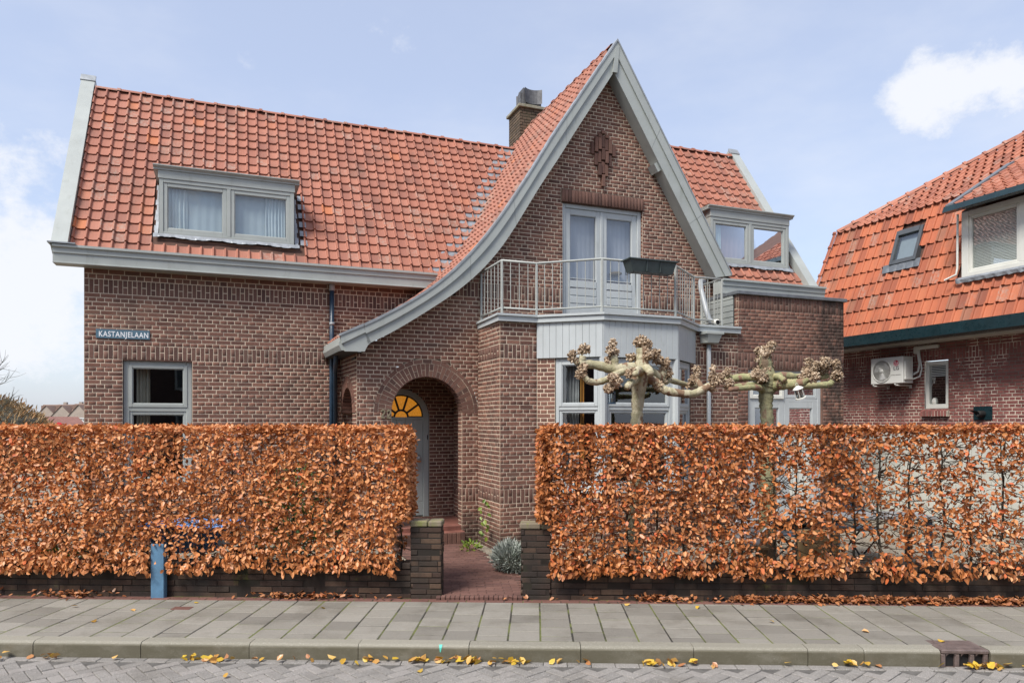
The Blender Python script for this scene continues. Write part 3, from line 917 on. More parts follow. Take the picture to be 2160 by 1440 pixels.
# sweeping roof: resample the outer line
def resample(pts, step):
    P = [Vector((a, b)) for a, b in pts]; d = [0]
    for a, b in zip(P, P[1:]): d.append(d[-1] + (b - a).length)
    n = max(2, round(d[-1] / step)); t = [d[-1] * i / n for i in range(n + 1)]
    return [(float(np.interp(q, d, [p.x for p in P])), float(np.interp(q, d, [p.y for p in P]))) for q in t]
def smooth_curve(pts, it=3):
    p = resample(pts, .08)
    for _ in range(it * 6): p = [p[0]] + [((a[0] + 2 * b[0] + c[0]) / 4, (a[1] + 2 * b[1] + c[1]) / 4) for a, b, c in zip(p, p[1:], p[2:])] + [p[-1]]
    return p
SOUT = smooth_curve(OUT[:]); SINN = smooth_curve(INN)
line = resample(SOUT[::-1], .225)
for i in range(len(line) - 1):
    (ua, za), (ub, zb) = line[i], line[i + 1]
    Y = Vector((ub - ua, 0, zb - za)); l = Y.length; Y.normalize(); X = Vector((0, -1, 0)); Z = X.cross(Y)
    vmax = v_wing(za + .1) - .07 if za > 4.5 else V0 - .02
    if za > 7.9: vmax = 16.0
    k = 0
    while True:
        v = VG + .10 + k * .18 + .18; k += 1
        if v > vmax: break
        HT.put((ua, v, za - .012), X, Y, Z, .18, l, 'tile')
Yr = Vector((6.361 - 8.80, 0, 8.675 - 4.755)); lr = Yr.length / 20; Yr.normalize(); Xr = Vector((0, 1, 0)); Zr = Xr.cross(Yr)
for r in range(20):
    p = Vector((8.80, 0, 4.755)) + Yr * lr * r
    for k in range(12):
        v = VG + .1 + k * .2
        if v > v_rw(p.z): break
        HT.put((p.x, v, p.z - .012), Xr, Yr, Zr, .2, lr, 'tile')
HT.finish(roof, TH, 300)
ridge_caps(roof, (-2.2, 14.86, 7.985), (5.88, 14.86, 7.985), 0.395, 'tile', .075)
ridge_caps(roof, (7.0, 13.51, 7.985), (10.6, 13.51, 7.985), 0.34, 'tile', .085)
ridge_caps(roof, (6.361, VG + .12, 8.64), (6.361, 15.9, 8.64), 0.36, 'tile', .08)
# valley gutter of lead
mb = MB(); pts = []
for i in range(30):
    z = 4.56 + (8.0 - 4.56) * i / 29
    wob = .012 * math.sin(i * 1.9)
    pts.append(((u_roof(z) - .34, v_wing(z) - .008, z + .006), (u_roof(z) - .02, v_wing(z) - .012, z + .008 + wob * .3), (u_roof(z) + .03, v_wing(z) - .12, z + .02)))
for a, b in zip(pts, pts[1:]): mb.add([*a, *b], [(0, 1, 4, 3), (1, 2, 5, 4)])
mb.build("valley_lead", 'lead', roof)
# loose lead soakers beside the dormer
for r in range(2, 8):
    z0 = 4.60 + 3.36 * r / rows; p = Vector((1.16, v_wing(z0), z0)) + Zw * .034 + Yw * .03
    mb = MB(); mb.add([p, p + Xw * .115, p + Xw * .115 + Yw * .13, p + Yw * .13], [(0, 1, 2, 3)]); mb.build("lead_soaker", 'lead', roof)

# --- verge boards of the gable (v = VG), soffit, trims
def ribbon(mb, A, Bq, t0, t1, v0, v1):
    """board between curve A and curve B (same count), from fraction t0 to t1, thick from v0 (front) to v1"""
    n = len(A); P = []
    for (au, az), (bu, bz) in zip(A, Bq):
        P.append(((au + (bu - au) * t0, az + (bz - az) * t0), (au + (bu - au) * t1, az + (bz - az) * t1)))
    for (a, b), (c, d) in zip(P, P[1:]):
        q = [(a[0], v0, a[1]), (b[0], v0, b[1]), (d[0], v0, d[1]), (c[0], v0, c[1])]; r = [(x, v1, z) for x, _, z in q]
        mb.add(q + r, [(0, 1, 2, 3), (7, 6, 5, 4), (0, 3, 7, 4), (1, 5, 6, 2)])
    for (a, b), e in ((P[0], 0), (P[-1], 1)):
        mb.add([(a[0], v0, a[1]), (b[0], v0, b[1]), (b[0], v1, b[1]), (a[0], v1, a[1])], [(0, 1, 2, 3)])
NA = 44
def count(p, n):
    P = resample(p, .05); d = np.linspace(0, len(P) - 1, n); return [P[int(round(i))] for i in d]
OA = [q for q in SOUT]; cut = [q for q in OA if q[0] > 1.93]
LA, LB = count(cut, NA), count(SINN, NA)
RA, RB = count(ROUT, 12), count(RINN, 12)
mb = MB(); ribbon(mb, LA, LB, 0.40, 1.0, VG, VG + .04); ribbon(mb, RA, RB, 0.40, 1.0, VG, VG + .04)
mb.poly([(1.93, VG, LA[-1][1]), (1.62, VG, 3.325), (1.657, VG, 3.085), (1.961, VG, 3.093), (1.985, VG, 3.15), (2.02, VG, 3.205), (2.06, VG, 3.235)], (0, .04, 0))
vb_ = mb.build("verge_board", 'paint', house)
mb = MB(); ribbon(mb, LA, LB, 0.0, 0.42, VG - .028, VG + .03); ribbon(mb, RA, RB, 0.0, 0.42, VG - .028, VG + .03)
mb.poly([(1.94, VG - .027, LA[-1][1] + .005), (1.593, VG - .027, 3.315), (1.615, VG - .027, 3.20), (1.97, VG - .027, 3.385)], (0, .05, 0))
mb.poly([(6.32, VG - .034, 8.58), (6.40, VG - .034, 8.58), (6.355, VG - .034, 8.12), (6.27, VG - .034, 8.12)], (0, .03, 0))
mb.build("verge_moulding", 'paint', vb_)
for L1, L2, idx in ((LA, LB, (11, 22, 30)), (RA, RB, (4, 8))):          # butt joints between the board lengths
    for i in idx:
        a, b, c = L1[i], L2[i], L1[i + 1]; e = Vector((c[0] - a[0], c[1] - a[1])).normalized() * .0022; mb = MB()
        for t0, t1, vv in ((0.02, .42, VG - .0288), (.42, .99, VG - .0008)):
            q = [(a[0] + (b[0] - a[0]) * t, a[1] + (b[1] - a[1]) * t) for t in (t0, t1)]
            mb.add([(q[0][0] - e.x, vv, q[0][1] - e.y), (q[0][0] + e.x, vv, q[0][1] + e.y), (q[1][0] + e.x, vv, q[1][1] + e.y), (q[1][0] - e.x, vv, q[1][1] - e.y)], [(0, 1, 2, 3)])
        mb.build("board_joint", 'groove', vb_)
mb = MB(); up = lambda L, e: [(a[0], a[1] + e) for a in L]
ribbon(mb, up(LA, .045), up(LA, .0), 0, 1, VG - .04, VG + .12); ribbon(mb, up(RA, .045), up(RA, .0), 0, 1, VG - .04, VG + .12)
mb.poly([(1.94, VG - .04, LA[-1][1] + .045), (1.575, VG - .04, 3.345), (1.575, VG - .04, 3.31), (1.94, VG - .04, LA[-1][1])], (0, .1, 0))
mb.build("verge_trim", 'zinc', vb_)
mb = MB()
for L in (LB, RB):
    for a, b in zip(L, L[1:]):
        mb.add([(a[0], VG + .03, a[1] + .01), (b[0], VG + .03, b[1] + .01), (b[0], V1 + .02, b[1] + .01), (a[0], V1 + .02, a[1] + .01)], [(0, 1, 2, 3)])
mb.build("soffit", 'paint', vb_)
for t in (.42,):
    q = (RB[0][0] + (RB[-1][0] - RB[0][0]) * t, RB[0][1] + (RB[-1][1] - RB[0][1]) * t)
    mb = MB(); e = Vector((RB[-1][0] - RB[0][0], 0, RB[-1][1] - RB[0][1])).normalized(); nrm = Vector((-e.z, 0, e.x)) * -1
    o = Vector((q[0], VG + .045, q[1])); dv = Vector((0, V1 - VG - .05, 0))
    c = [o, o + e * .16, o + e * .16 + nrm * .07, o + nrm * .07]
    mb.add(c + [p + dv for p in c], [(0, 1, 2, 3), (7, 6, 5, 4), (0, 4, 5, 1), (1, 5, 6, 2), (2, 6, 7, 3), (3, 7, 4, 0)]); mb.build("purlin_end", 'paint', vb_)
# porch eaves gutter, running back from the tip of the verge
mb = MB(); mb.sweep([(0.0, 0.0), (0.0, -.07), (-.012, -.075), (-.012, -.12), (.03, -.20), (.17, -.20), (.17, 0)][::-1], (1.585, VG + .02, 3.30), (1.53, V0 - .01, 3.30))
mb.build("porch_gutter", 'paint', house)
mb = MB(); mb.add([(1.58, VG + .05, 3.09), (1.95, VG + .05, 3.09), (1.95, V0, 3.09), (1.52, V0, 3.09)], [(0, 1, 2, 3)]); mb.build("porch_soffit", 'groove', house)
# box gutters of the wings
GP = [(0.28, -.27), (0.02, -.27), (0.02, -.255), (0.03, -.25), (0.03, -.13), (0.012, -.12), (0.012, -.055), (-.02, -.035), (-.02, 0.0), (0.02, 0.0), (0.02, -.05), (0.18, -.05), (0.18, 0.02), (0.30, 0.02)]
mb = MB(); mb.sweep([(-a, b) for a, b in GP], (-2.40, 12.40, 4.635), (3.45, 12.40, 4.635)); mb.build("gutter", 'paint', house)
mb = MB(); mb.sweep([(-a, b) for a, b in GP], (8.50, 11.02, 4.66), (10.95, 11.02, 4.66)); mb.build("gutter", 'paint', house)
# raised end boards over the verges of both wings
def end_board(u0, u1, p_e, p_r, name="end_board"):
    mb = MB(); a, b = Vector((0, *p_e)), Vector((0, *p_r)); t = (b - a).normalized(); nn = Vector((0, -t.z, t.y))
    c = []
    for p in (a, b):
        c.append([Vector((u, 0, 0)) + p + nn * h for u, h in ((u0, -.16), (u1, -.16), (u1, .075), (u0, .075))])
    mb.hexa(c[0] + c[1]); o = mb.build(name, 'paint', house)
    mb = MB(); q = b + nn * .078
    c = [[Vector((u, 0, 0)) + q - t * e + nn * h for u, h in ((u0 - .012, -.02), (u1 + .012, -.02), (u1 + .012, .014), (u0 - .012, .014))] for e in (.14, -.015)]
    mb.hexa(c[0] + c[1]); mb.build("zinc_cap", 'zinc', o)
    return o
end_board(-2.43, -2.215, (12.48, 4.58), (14.98, 8.18)); end_board(10.62, 10.84, (11.12, 4.58), (13.62, 8.16))
mb = MB(); mb.box(-2.46, -2.10, 12.36, 12.66, 4.645, 4.665); mb.build("gutter_flashing", 'zinc', house)

# --- chimney
chm = MB(); CB = Bricks()
for F in (Fr((6.10, 15.75), (6.10, 15.05)), Fr((6.10, 15.05), (6.72, 15.05)), Fr((6.72, 15.05), (6.72, 15.75))):
    masonry(CB, chm, F, 8.0, 9.06, lambda z, F=F: [(0, F.L)], mat='chimney_brick')
ch = chm.build("chimney", 'mortar_g', house); CB.finish(ch, TH, 60)
mb = MB(); mb.box(6.05, 6.77, 15.0, 15.8, 9.06, 9.13, .01); mb.add([(6.07, 15.02, 9.13), (6.75, 15.02, 9.13), (6.75, 15.78, 9.13), (6.07, 15.78, 9.13), (6.28, 15.25, 9.22), (6.55, 15.25, 9.22), (6.55, 15.55, 9.22), (6.28, 15.55, 9.22)], [(0, 1, 5, 4), (1, 2, 6, 5), (2, 3, 7, 6), (3, 0, 4, 7), (4, 5, 6, 7)])
mb.build("chimney_cap", 'concrete', ch)
mb = MB()
for i in range(8):
    a0, a1 = -.9 + 1.8 * i / 8, -.9 + 1.8 * (i + 1) / 8
    for (cx, cy, s) in ((6.45, 15.12, 1), (6.45, 15.62, -1)):
        p = [(cx + .27 * math.sin(a), cy - s * (.10 - .18 * math.cos(a * 1.2)), z) for a in (a0, a1) for z in (9.24, 9.56)]
        mb.add(p, [(0, 2, 3, 1)])
mb.box(6.24, 6.30, 15.2, 15.5, 9.18, 9.58); mb.box(6.62, 6.68, 15.2, 15.5, 9.18, 9.58); mb.box(6.2, 6.7, 15.28, 15.44, 9.2, 9.5)
mb.build("chimney_cowl", 'cowl', ch)

# --- left ground-floor window
Fw = Fr((-1.517, V0), (-0.525, V0)); L = Fw.L
mb = MB(); rect_frame(mb, Fw, 0.004, L - .004, 1.0, 2.978, .085, -.16, -.055, .006, wt=.07); mb.fbox(Fw, .08, L - .08, -.16, -.058, 2.18, 2.245, .005)
w = mb.build("window", 'paint', house); sash(Fw, .075, L - .075, 2.245, 2.915, -.045, w); sash(Fw, .075, L - .075, 1.08, 2.185, -.07, w)
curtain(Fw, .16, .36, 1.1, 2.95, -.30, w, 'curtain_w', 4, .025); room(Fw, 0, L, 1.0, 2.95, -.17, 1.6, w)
mb = MB(); mb.fbox(Fw, -.05, L + .05, -.17, .04, .94, 1.0, .006); mb.build("sill", 'brick_band', w)
reveal(Fw, L, 1.0, 2.98, w)

# --- dormers
def dormer(u0, u1, z0, z1, vf, slope_v, cur, rm, cm, nm):
    F = Fr((u0, vf), (u1, vf)); L = F.L; D_ = MB()
    zr = z1 - .03
    # cheeks and flat roof, closed against the slope
    for u in (u0 + .01, u1 - .01):
        D_.add([(u, vf, z0 - .02), (u, vf, zr), (u, slope_v(zr) + .05, zr), (u, slope_v(z0 - .02), z0 - .02)], [(0, 1, 2, 3)])
    D_.add([(u0, vf, zr), (u1, vf, zr), (u1, slope_v(zr) + .05, zr), (u0, slope_v(zr) + .05, zr)], [(0, 1, 2, 3)])
    rect_frame(D_, F, .015, L - .015, z0, z1 - .20, .06, -.10, .0, .004)
    D_.fbox(F, L / 2 - .03, L / 2 + .03, -.10, -.002, z0 + .06, z1 - .26, .004)
    D_.fbox(F, .0, L, -.12, .012, z1 - .20, z1 - .06, .004)
    o = D_.build("dormer", 'paint', house)
    m2 = MB(); vr = slope_v(z1) + .02
    m2.sweep([(.03, -.07), (.03, -.05), (.075, -.015), (.075, .0), (-.3, .0), (-.3, -.07)], F.pt(-.07, 0, z1), F.pt(L + .07, 0, z1))
    for s, sg in ((-.07, 1), (L + .07 - .06, 1)):
        p = F.pt(s, 0, z1); m2.box(p.x, p.x + .06, p.y, vr + .05, z1 - .06, z1)
    m2.box(u0 - .05, u1 + .05, vf + .02, vr + .1, z1 - .012, z1 + .006); m2.build("cornice", 'paint', o)
    for a, b in ((.075, L / 2 - .03), (L / 2 + .03, L - .075)): sash(F, a, b, z0 + .06, z1 - .26, -.012, o, .06)
    for a, b in cur: curtain(F, a, b, z0 + .1, z1 - .24, -.115, o, cm, max(2, int((b - a) / .05)), .014, .0)
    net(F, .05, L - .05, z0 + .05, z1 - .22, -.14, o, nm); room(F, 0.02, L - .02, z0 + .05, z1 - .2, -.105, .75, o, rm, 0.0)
    # lead apron following the tiles below, and soakers up the sides
    m3 = MB(); n = 66; A = []
    for i in range(n + 1):
        s = -.07 + (L + .14) * i / n; wv = max(0, math.sin((s) / wl_ * 2 * math.pi)) * .012
        zb = z0 - .075 + .012 * math.sin(s * 9) + wv * .6
        A.append((F.pt(s, .012, z0 + .02), F.pt(s, .03, z0 - .01), F.pt(s, vf - slope_v(zb) + .055 + wv, zb + .03)))
    for a, b in zip(A, A[1:]): m3.add([*a, *b], [(0, 1, 4, 3), (1, 2, 5, 4)])
    for u, sg in ((u0, -1), (u1, 1)):
        for i in range(10):
            za, zb = z0 - .05 + (z1 - .1 - z0) * i / 10, z0 - .05 + (z1 - .1 - z0) * (i + 1) / 10; e = .055 + .012 * math.sin(i * 2.3)
            m3.add([(u, slope_v(za) - .04, za + .03), (u + sg * e, slope_v(za) - .04, za + .02), (u + sg * e, slope_v(zb) - .04, zb + .02), (u, slope_v(zb) - .04, zb + .03)], [(0, 1, 2, 3)])
    m3.build("lead_apron", 'lead', o)
    return o
dl = dormer(-1.025, 1.065, 4.985, 6.085, 12.77, v_wing, ((.13, .42), (1.62, 1.93)), 'room_up', 'curtain_b', 'refl_b')
tag(dl, "wide grey dormer with two panes and pale blue curtains")
dr = dormer(8.54, 10.44, 5.045, 6.125, 11.46, v_rw, ((.12, .33), (1.36, 1.76)), 'room_pink', 'curtain_g', 'refl_r')
tag(dr, "narrower grey dormer with rose reflections painted behind its panes and mint curtains")

# --- porch door
Fd = Fr((2.882 - .5, V0), (2.882 + .5, V0)); dc = (.5, 2.10)
mb = MB()
for i in range(24):
    t0, t1 = math.pi * i / 24, math.pi * (i + 1) / 24
    q = [(dc[0] + r * math.cos(t), dc[1] + r * math.sin(t)) for r, t in ((.40, t0), (.498, t0), (.498, t1), (.40, t1))]
    mb.add([Fd.pt(s, -.03, z) for s, z in q] + [Fd.pt(s, -.12, z) for s, z in q], [(0, 1, 2, 3), (4, 7, 6, 5), (0, 3, 7, 4), (1, 5, 6, 2)])
for a in (.002, .90): mb.fbox(Fd, a, a + .098, -.12, -.03, .31, 2.10, .004)
mb.fbox(Fd, .1, .9, -.12, -.035, 2.06, 2.10)
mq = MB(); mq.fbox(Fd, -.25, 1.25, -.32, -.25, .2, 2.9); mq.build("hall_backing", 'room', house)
door = mb.build("door", 'paint_d', house)
mb = MB()
for i in range(5): mb.fbox(Fd, .10 + i * .16 + .002, .10 + (i + 1) * .16 - .002, -.10, -.06, .58 if i < 9 else .34, 2.06, .006)
mb.fbox(Fd, .10, .90, -.10, -.058, .335, .575, .005); mb.fbox(Fd, .10, .90, -.1, -.07, .33, 2.06)
mb.build("door_leaf", 'paint_d', door)
mb = MB(); vs = [Fd.pt(dc[0], -.075, dc[1])] + [Fd.pt(dc[0] + .40 * math.cos(math.pi * i / 24), -.075, dc[1] + .40 * math.sin(math.pi * i / 24)) for i in range(25)]
mb.add(vs, [(0, i, i + 1) for i in range(1, 25)]); mb.build("fanlight", 'glass_amber', door)
mb = MB()
for k in range(6):
    t = math.pi * k / 5; a, b = Vector((math.cos(t), math.sin(t))), Vector((-math.sin(t), math.cos(t))) * .018
    q = [(a * .12 + b), (a * .41 + b), (a * .41 - b), (a * .12 - b)]
    mb.add([Fd.pt(dc[0] + p.x, -.06, dc[1] + p.y) for p in q] + [Fd.pt(dc[0] + p.x, -.074, dc[1] + p.y) for p in q], [(0, 1, 2, 3), (0, 4, 5, 1), (2, 6, 7, 3)])
for r0, r1 in ((.105, .14), (.375, .41)):
    for i in range(24):
        t0, t1 = math.pi * i / 24, math.pi * (i + 1) / 24
        mb.add([Fd.pt(dc[0] + r * math.cos(t), -.058, dc[1] + r * math.sin(t)) for r, t in ((r0, t0), (r1, t0), (r1, t1), (r0, t1))], [(0, 1, 2, 3)])
mb.build("fanlight_bars", 'groove', door)
mb = MB(); mb.fbox(Fd, .80, .845, -.06, -.048, 1.13, 1.42, .004); mb.lathe([(.012, 0), (.012, .04), (.04, .045), (.048, .06), (.04, .08), (.01, .086)], Fd.pt(.81, -.048, 1.36), 14, Fd.n); mb.fbox(Fd, .812, .832, -.05, -.044, 1.16, 1.2); mb.build("door_knob", 'metal', door)
mb = MB(); mb.fbox(Fd, .955, .985, -.03, -.012, 1.68, 1.80, .003); mb.build("doorbell", 'metal', door)
mb = MB(); mb.fbox(Fd, .960, .980, -.013, -.010, 1.70, 1.78); mb.build("bell_plate", 'black', door)
# house number 22
def digit2(mb, F, s, z, h, d0, d1, wd=.012):
    pts = [(0, .78), (.06, .93), (.2, 1.0), (.36, .95), (.42, .8), (.36, .6), (.2, .38), (.05, .15), (0, .04)]
    P = [(s + a * h * .95, z + b * h) for a, b in pts]
    def bar(p, q):
        e = Vector((q[0] - p[0], q[1] - p[1])); e.normalize(); nn = Vector((-e.y, e.x)) * wd
        c = [(p[0] + nn.x, p[1] + nn.y), (p[0] - nn.x, p[1] - nn.y), (q[0] - nn.x, q[1] - nn.y), (q[0] + nn.x, q[1] + nn.y)]
        mb.add([F.pt(a, d1, b) for a, b in c] + [F.pt(a, d0, b) for a, b in c], [(0, 1, 2, 3), (0, 4, 5, 1), (2, 6, 7, 3), (1, 5, 6, 2), (3, 7, 4, 0)])
    for a, b in zip(P, P[1:]): bar(a, b)
    bar((s - .005, z + .06 * h), (s + .43 * h, z + .06 * h))
mb = MB(); digit2(mb, F2, 2.265, 2.075, .13, .005, .03); mb.build("numeral", 'brass', house)
mb = MB(); digit2(mb, F2, 2.36, 2.07, .13, .005, .03); mb.build("numeral", 'brass', house)

# --- balcony doors
Fb = Fr((5.44, V1), (7.05, V1)); L = Fb.L; z0, z1 = 3.72, 5.85
mb = MB(); rect_frame(mb, Fb, .003, L - .003, z0, z1, .075, -.16, -.05, .006)
bd = mb.build("balcony_door", 'paint_l', house)
for k, (a, b) in enumerate(((.075, L / 2), (L / 2, L - .075))):
    mb = MB(); rect_frame(mb, Fb, a + .002, b - .002, z0 + .03, z1 - .075, .105, -.13, -.075, .005, wb=.52)
    rect_frame(mb, Fb, a + .10, b - .10, 4.545, z1 - .175, .014, -.12, -.085, .003)
    for i in range(3):
        zz = 4.10 + i * .14; mb.fbox(Fb, a + .107, b - .107, -.08, -.068, zz + .012, zz + .13, .004)
    lf = mb.build("door_leaf", 'paint_l', bd); pane(Fb, a + .1, b - .1, 4.545, z1 - .175, -.11, bd)
mb = MB(); mb.fbox(Fb, L / 2 - .028, L / 2 + .028, -.08, -.06, z0 + .03, z1 - .075, .008); mb.build("astragal", 'paint_l', bd)
room(Fb, .05, L - .05, 4.4, z1, -.17, 1.0, bd, 'room_grey', .05); net(Fb, .06, L - .06, 4.4, z1 - .1, -.24, bd, 'refl_g')
mb = MB(); mb.lathe([(.01, 0), (.035, .05), (.042, .12), (.042, .2), (.02, .26)], Fb.pt(1.02, -.185, 4.70), 16, (1, 0, .1)); mb.build("pendant_lamp", 'lampshade', bd)
FBr = Fr((7.05, V1 + .16), (7.05, V1)); RB_ = Bricks(); rm_ = MB(); masonry(RB_, rm_, FBr, 3.7, 5.85, lambda z: [(0, .155)]); o = rm_.build("reveal", 'mortar', house); RB_.finish(o, TH, 0)
mb = MB(); mb.fbox(Fb, 0, L, -.15, 0.0, 5.848, 5.858); mb.build("lintel_underside", 'brick_band', house)

# --- balcony: floor, fascia, boards, railing
bal = [(3.90, V1 - .005), (3.86, 10.36), (4.485, 10.36), (5.29, 9.69), (6.63, 9.69), (7.435, 10.345), (8.335, 10.345), (8.335, V1 - .005)]
mb = MB(); mb.poly([(u, v, 3.60) for u, v in bal], (0, 0, .055)); bfl = mb.build("balcony_floor", 'leadd', house)
mb = MB()
def fascia(mb, path, z0, z1, o0, o1):
    P = [Vector((u, v)) for u, v in path]; N = []
    for i, p in enumerate(P):
        ds = [((P[min(i + 1, len(P) - 1)] - p)), (p - P[max(i - 1, 0)])]
        ns = [Vector((d.y, -d.x)).normalized() for d in ds if d.length > 1e-6]; n = sum(ns, Vector((0, 0))); n.normalize()
        k = 1 / max(.5, n.dot(ns[0])); N.append(n * k)
    for i in range(len(P) - 1):
        c = []
        for z in (z0, z1):
            for q, o in ((P[i] + N[i] * o0, 0), (P[i + 1] + N[i + 1] * o0, 0), (P[i + 1] + N[i + 1] * o1, 0), (P[i] + N[i] * o1, 0)): c.append((q.x, q.y, z))
        mb.hexa(c)
path = bal[:-1]
pth = [(3.90, V1 - .01)] + bal[1:7]
fascia(mb, pth, 3.553, 3.632, -.02, .03); fascia(mb, pth, 3.634, 3.668, -.03, .055)
mb.build("balcony_fascia", 'paint_l', bfl)
zb0, zb1 = 3.0, 3.556
for F, n, d in ((Fr((4.49, 10.385), (5.292, 9.72)), 10, 0), (Fr((5.292, 9.72), (6.628, 9.72)), 13, 0), (Fr((6.628, 9.72), (7.43, 10.385)), 10, 0)):
    w = F.L / n
    for i in range(n):
        mb = MB(); mb.fbox(F, w * i + .0012, w * (i + 1) - .0012, -.01, .012, zb0, zb1, .0035); mb.build("board", 'paint_l', bfl)
    mb = MB(); mb.fbox(F, 0, F.L, -.05, -.006, zb0 + .005, zb1); mb.build("board_backing", 'groove', bfl)
rp = [(3.93, V1 - .03), (3.92, 10.42), (4.50, 10.42), (5.30, 9.76), (6.61, 9.76), (7.42, 10.41), (8.0, 10.41), (8.02, 11.0)]
mb = MB(); mb.tube([(a, b, 4.49) for a, b in rp], .0175, 10); rail = mb.build("top_rail", 'rail', bfl, smooth=True)
mb = MB(); mb.tube([(a, b, 3.765) for a, b in rp], .014, 10); mb.build("bottom_rail", 'rail', bfl, smooth=True)
for i, p in enumerate(rp):
    mb = MB(); mb.box(p[0] - .016, p[0] + .016, p[1] - .016, p[1] + .016, 3.655, 4.485, .004); mb.build("post", 'rail', bfl)
for (a, b), n in zip(zip(rp, rp[1:]), (5, 3, 7, 8, 7, 3, 4)):
    for i in range(n):
        t = (i + 1) / (n + 1); x, y = a[0] + (b[0] - a[0]) * t, a[1] + (b[1] - a[1]) * t
        mb = MB(); mb.tube([(x, y, 3.765), (x, y, 4.49)], .006, 6); mb.build("baluster", 'rail', bfl)

# --- extension: cladding beside the balcony, zinc cap, french windows
for i in range(6):
    mb = MB(); z = 3.66 + i * .105; mb.box(8.315, 8.345, VB + .12, V1 + .1, z + .004, z + .10, .004); mb.build("cladding_board", 'paint', house)
mb = MB(); mb.box(8.335, 8.36, VB + .1, V1 + .1, 3.6, 4.27); mb.build("cladding_backing", 'groove', house)
mb = MB(); mb.box(8.30, 10.81, VB - .05, VB + .26, 4.255, 4.315, .006); mb.box(8.30, 8.45, VB + .26, V1, 4.255, 4.315, .004); mb.build("zinc_coping", 'leadd', house)
mb = MB(); mb.box(8.36, 10.76, VB + .1, V1 + .1, 4.17, 4.24); mb.build("flat_roof", 'leadd', house)
Fg = Fr((8.56, VB), (10.26, VB)); L = Fg.L
mb = MB(); rect_frame(mb, Fg, .003, L - .003, .25, 2.95, .075, -.15, -.05, .005); mb.fbox(Fg, .07, L - .07, -.15, -.055, 2.38, 2.45, .004); mb.fbox(Fg, L / 2 - .03, L / 2 + .03, -.15, -.053, 2.44, 2.9, .004)
fw = mb.build("french_window", 'paint_l', house)
sash(Fg, .075, L / 2 - .02, 2.43, 2.90, -.03, fw, .06, 'white'); sash(Fg, L / 2 + .025, L - .075, 2.445, 2.88, -.05, fw, .05, 'paint_l')
for a, b in ((.075, L / 2), (L / 2, L - .075)): sash(Fg, a + .002, b - .002, .3, 2.385, -.055, fw, .12, 'paint_l')
curtain(Fg, 1.30, 1.52, .3, 2.9, -.28, fw, 'curtain_s', 4, .02); curtain(Fg, 1.0, 1.10, .3, 2.9, -.26, fw, 'curtain_o', 2, .02); mb = MB(); mb.fbox(Fg, 1.21, 1.235, -.2, -.17, .3, 2.35); mb.build("glazing_bar", 'paint_l', fw)
room(Fg, 0, L, .2, 2.9, -.16, 1.6, fw)
reveal(Fg, L, .2, 2.952, fw)

# --- bay windows
def bay_window(F, s0, s1, split=None, cur=(), wide=.06):
    mb = MB(); rect_frame(mb, F, s0, s1, .98, 2.995, wide, -.13, -.02, .005); mb.fbox(F, s0 + wide, s1 - wide, -.13, -.024, 2.195, 2.255, .004)
    o = mb.build("window", 'paint_l', house)
    sash(F, s0 + wide - .005, s1 - wide + .005, 2.25, 2.94, -.012, o, .05, 'paint_l'); sash(F, s0 + wide - .005, s1 - wide + .005, 1.04, 2.2, -.04, o, .045, 'paint_l')
    for a, b, m, n in cur: curtain(F, a, b, 1.0, 2.95, -.22, o, m, n, .02)
    mb = MB(); mb.fbox(F, s0 - .03, s1 + .03, -.14, .05, .93, .98, .005); mb.build("sill", 'paint_l', o)
    return o
w = bay_window(FL_, .295, FL_.L - .03, cur=((.33, .62, 'curtain_s', 6), (.64, .70, 'curtain_o', 1)), wide=.055)
w2 = bay_window(FF, .05, FF.L - .05, wide=.075)
w3 = bay_window(FQ, .03, FQ.L - .20, cur=((.10, .75, 'curtain_s', 6),), wide=.06)
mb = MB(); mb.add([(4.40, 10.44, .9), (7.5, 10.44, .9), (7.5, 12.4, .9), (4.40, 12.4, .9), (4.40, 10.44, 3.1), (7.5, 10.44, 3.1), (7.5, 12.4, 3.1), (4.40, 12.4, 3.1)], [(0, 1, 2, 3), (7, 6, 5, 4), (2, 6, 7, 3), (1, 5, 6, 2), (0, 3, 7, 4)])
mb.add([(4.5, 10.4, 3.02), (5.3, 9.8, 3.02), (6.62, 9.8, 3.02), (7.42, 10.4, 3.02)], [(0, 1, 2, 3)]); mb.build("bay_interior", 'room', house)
for F in (FL_, FF):
    mb = MB(); q = F.pt(F.L, -.02, 0); mb.tube([(q.x, q.y, .95), (q.x, q.y, 3.0)], .06, 8); mb.build("bay_mullion", 'paint_l', house)

# --- rainwater pipes
mb = MB(); mb.tube([(1.66, V0 - .06, 4.40), (1.66, V0 - .06, 4.25)], .05, 12); mb.tube([(1.66, V0 - .06, 3.66), (1.66, V0 - .06, 3.71)], .046, 12); a = mb.build("pipe_collar", 'pvc', house, True)
mb = MB(); mb.tube([(1.66, V0 - .06, 4.27), (1.655, V0 - .06, 3.1), (1.65, V0 - .06, 0.05)], .039, 12); mb.tube([(1.64, 12.0, 3.12), (1.66, 12.2, 2.95), (1.70, V0 - .14, 2.85), (1.72, V0 - .13, .05)], .037, 12); mb.build("downpipe", 'navy', house, True)
mb = MB(); mb.tube([(7.68, VB - .06, 3.34), (7.68, VB - .06, 0.02)], .038, 12); mb.build("downpipe", 'pvc', house, True)
mb = MB(); mb.hexa([(7.55, VB - .005, 3.36), (7.84, VB - .005, 3.36), (7.80, VB - .17, 3.36), (7.59, VB - .17, 3.36), (7.53, VB - .005, 3.50), (7.86, VB - .005, 3.50), (7.84, VB - .21, 3.50), (7.55, VB - .21, 3.50)]); mb.box(7.515, 7.875, VB - .225, VB - .004, 3.50, 3.545, .004); mb.build("rain_hopper", 'paint', house)
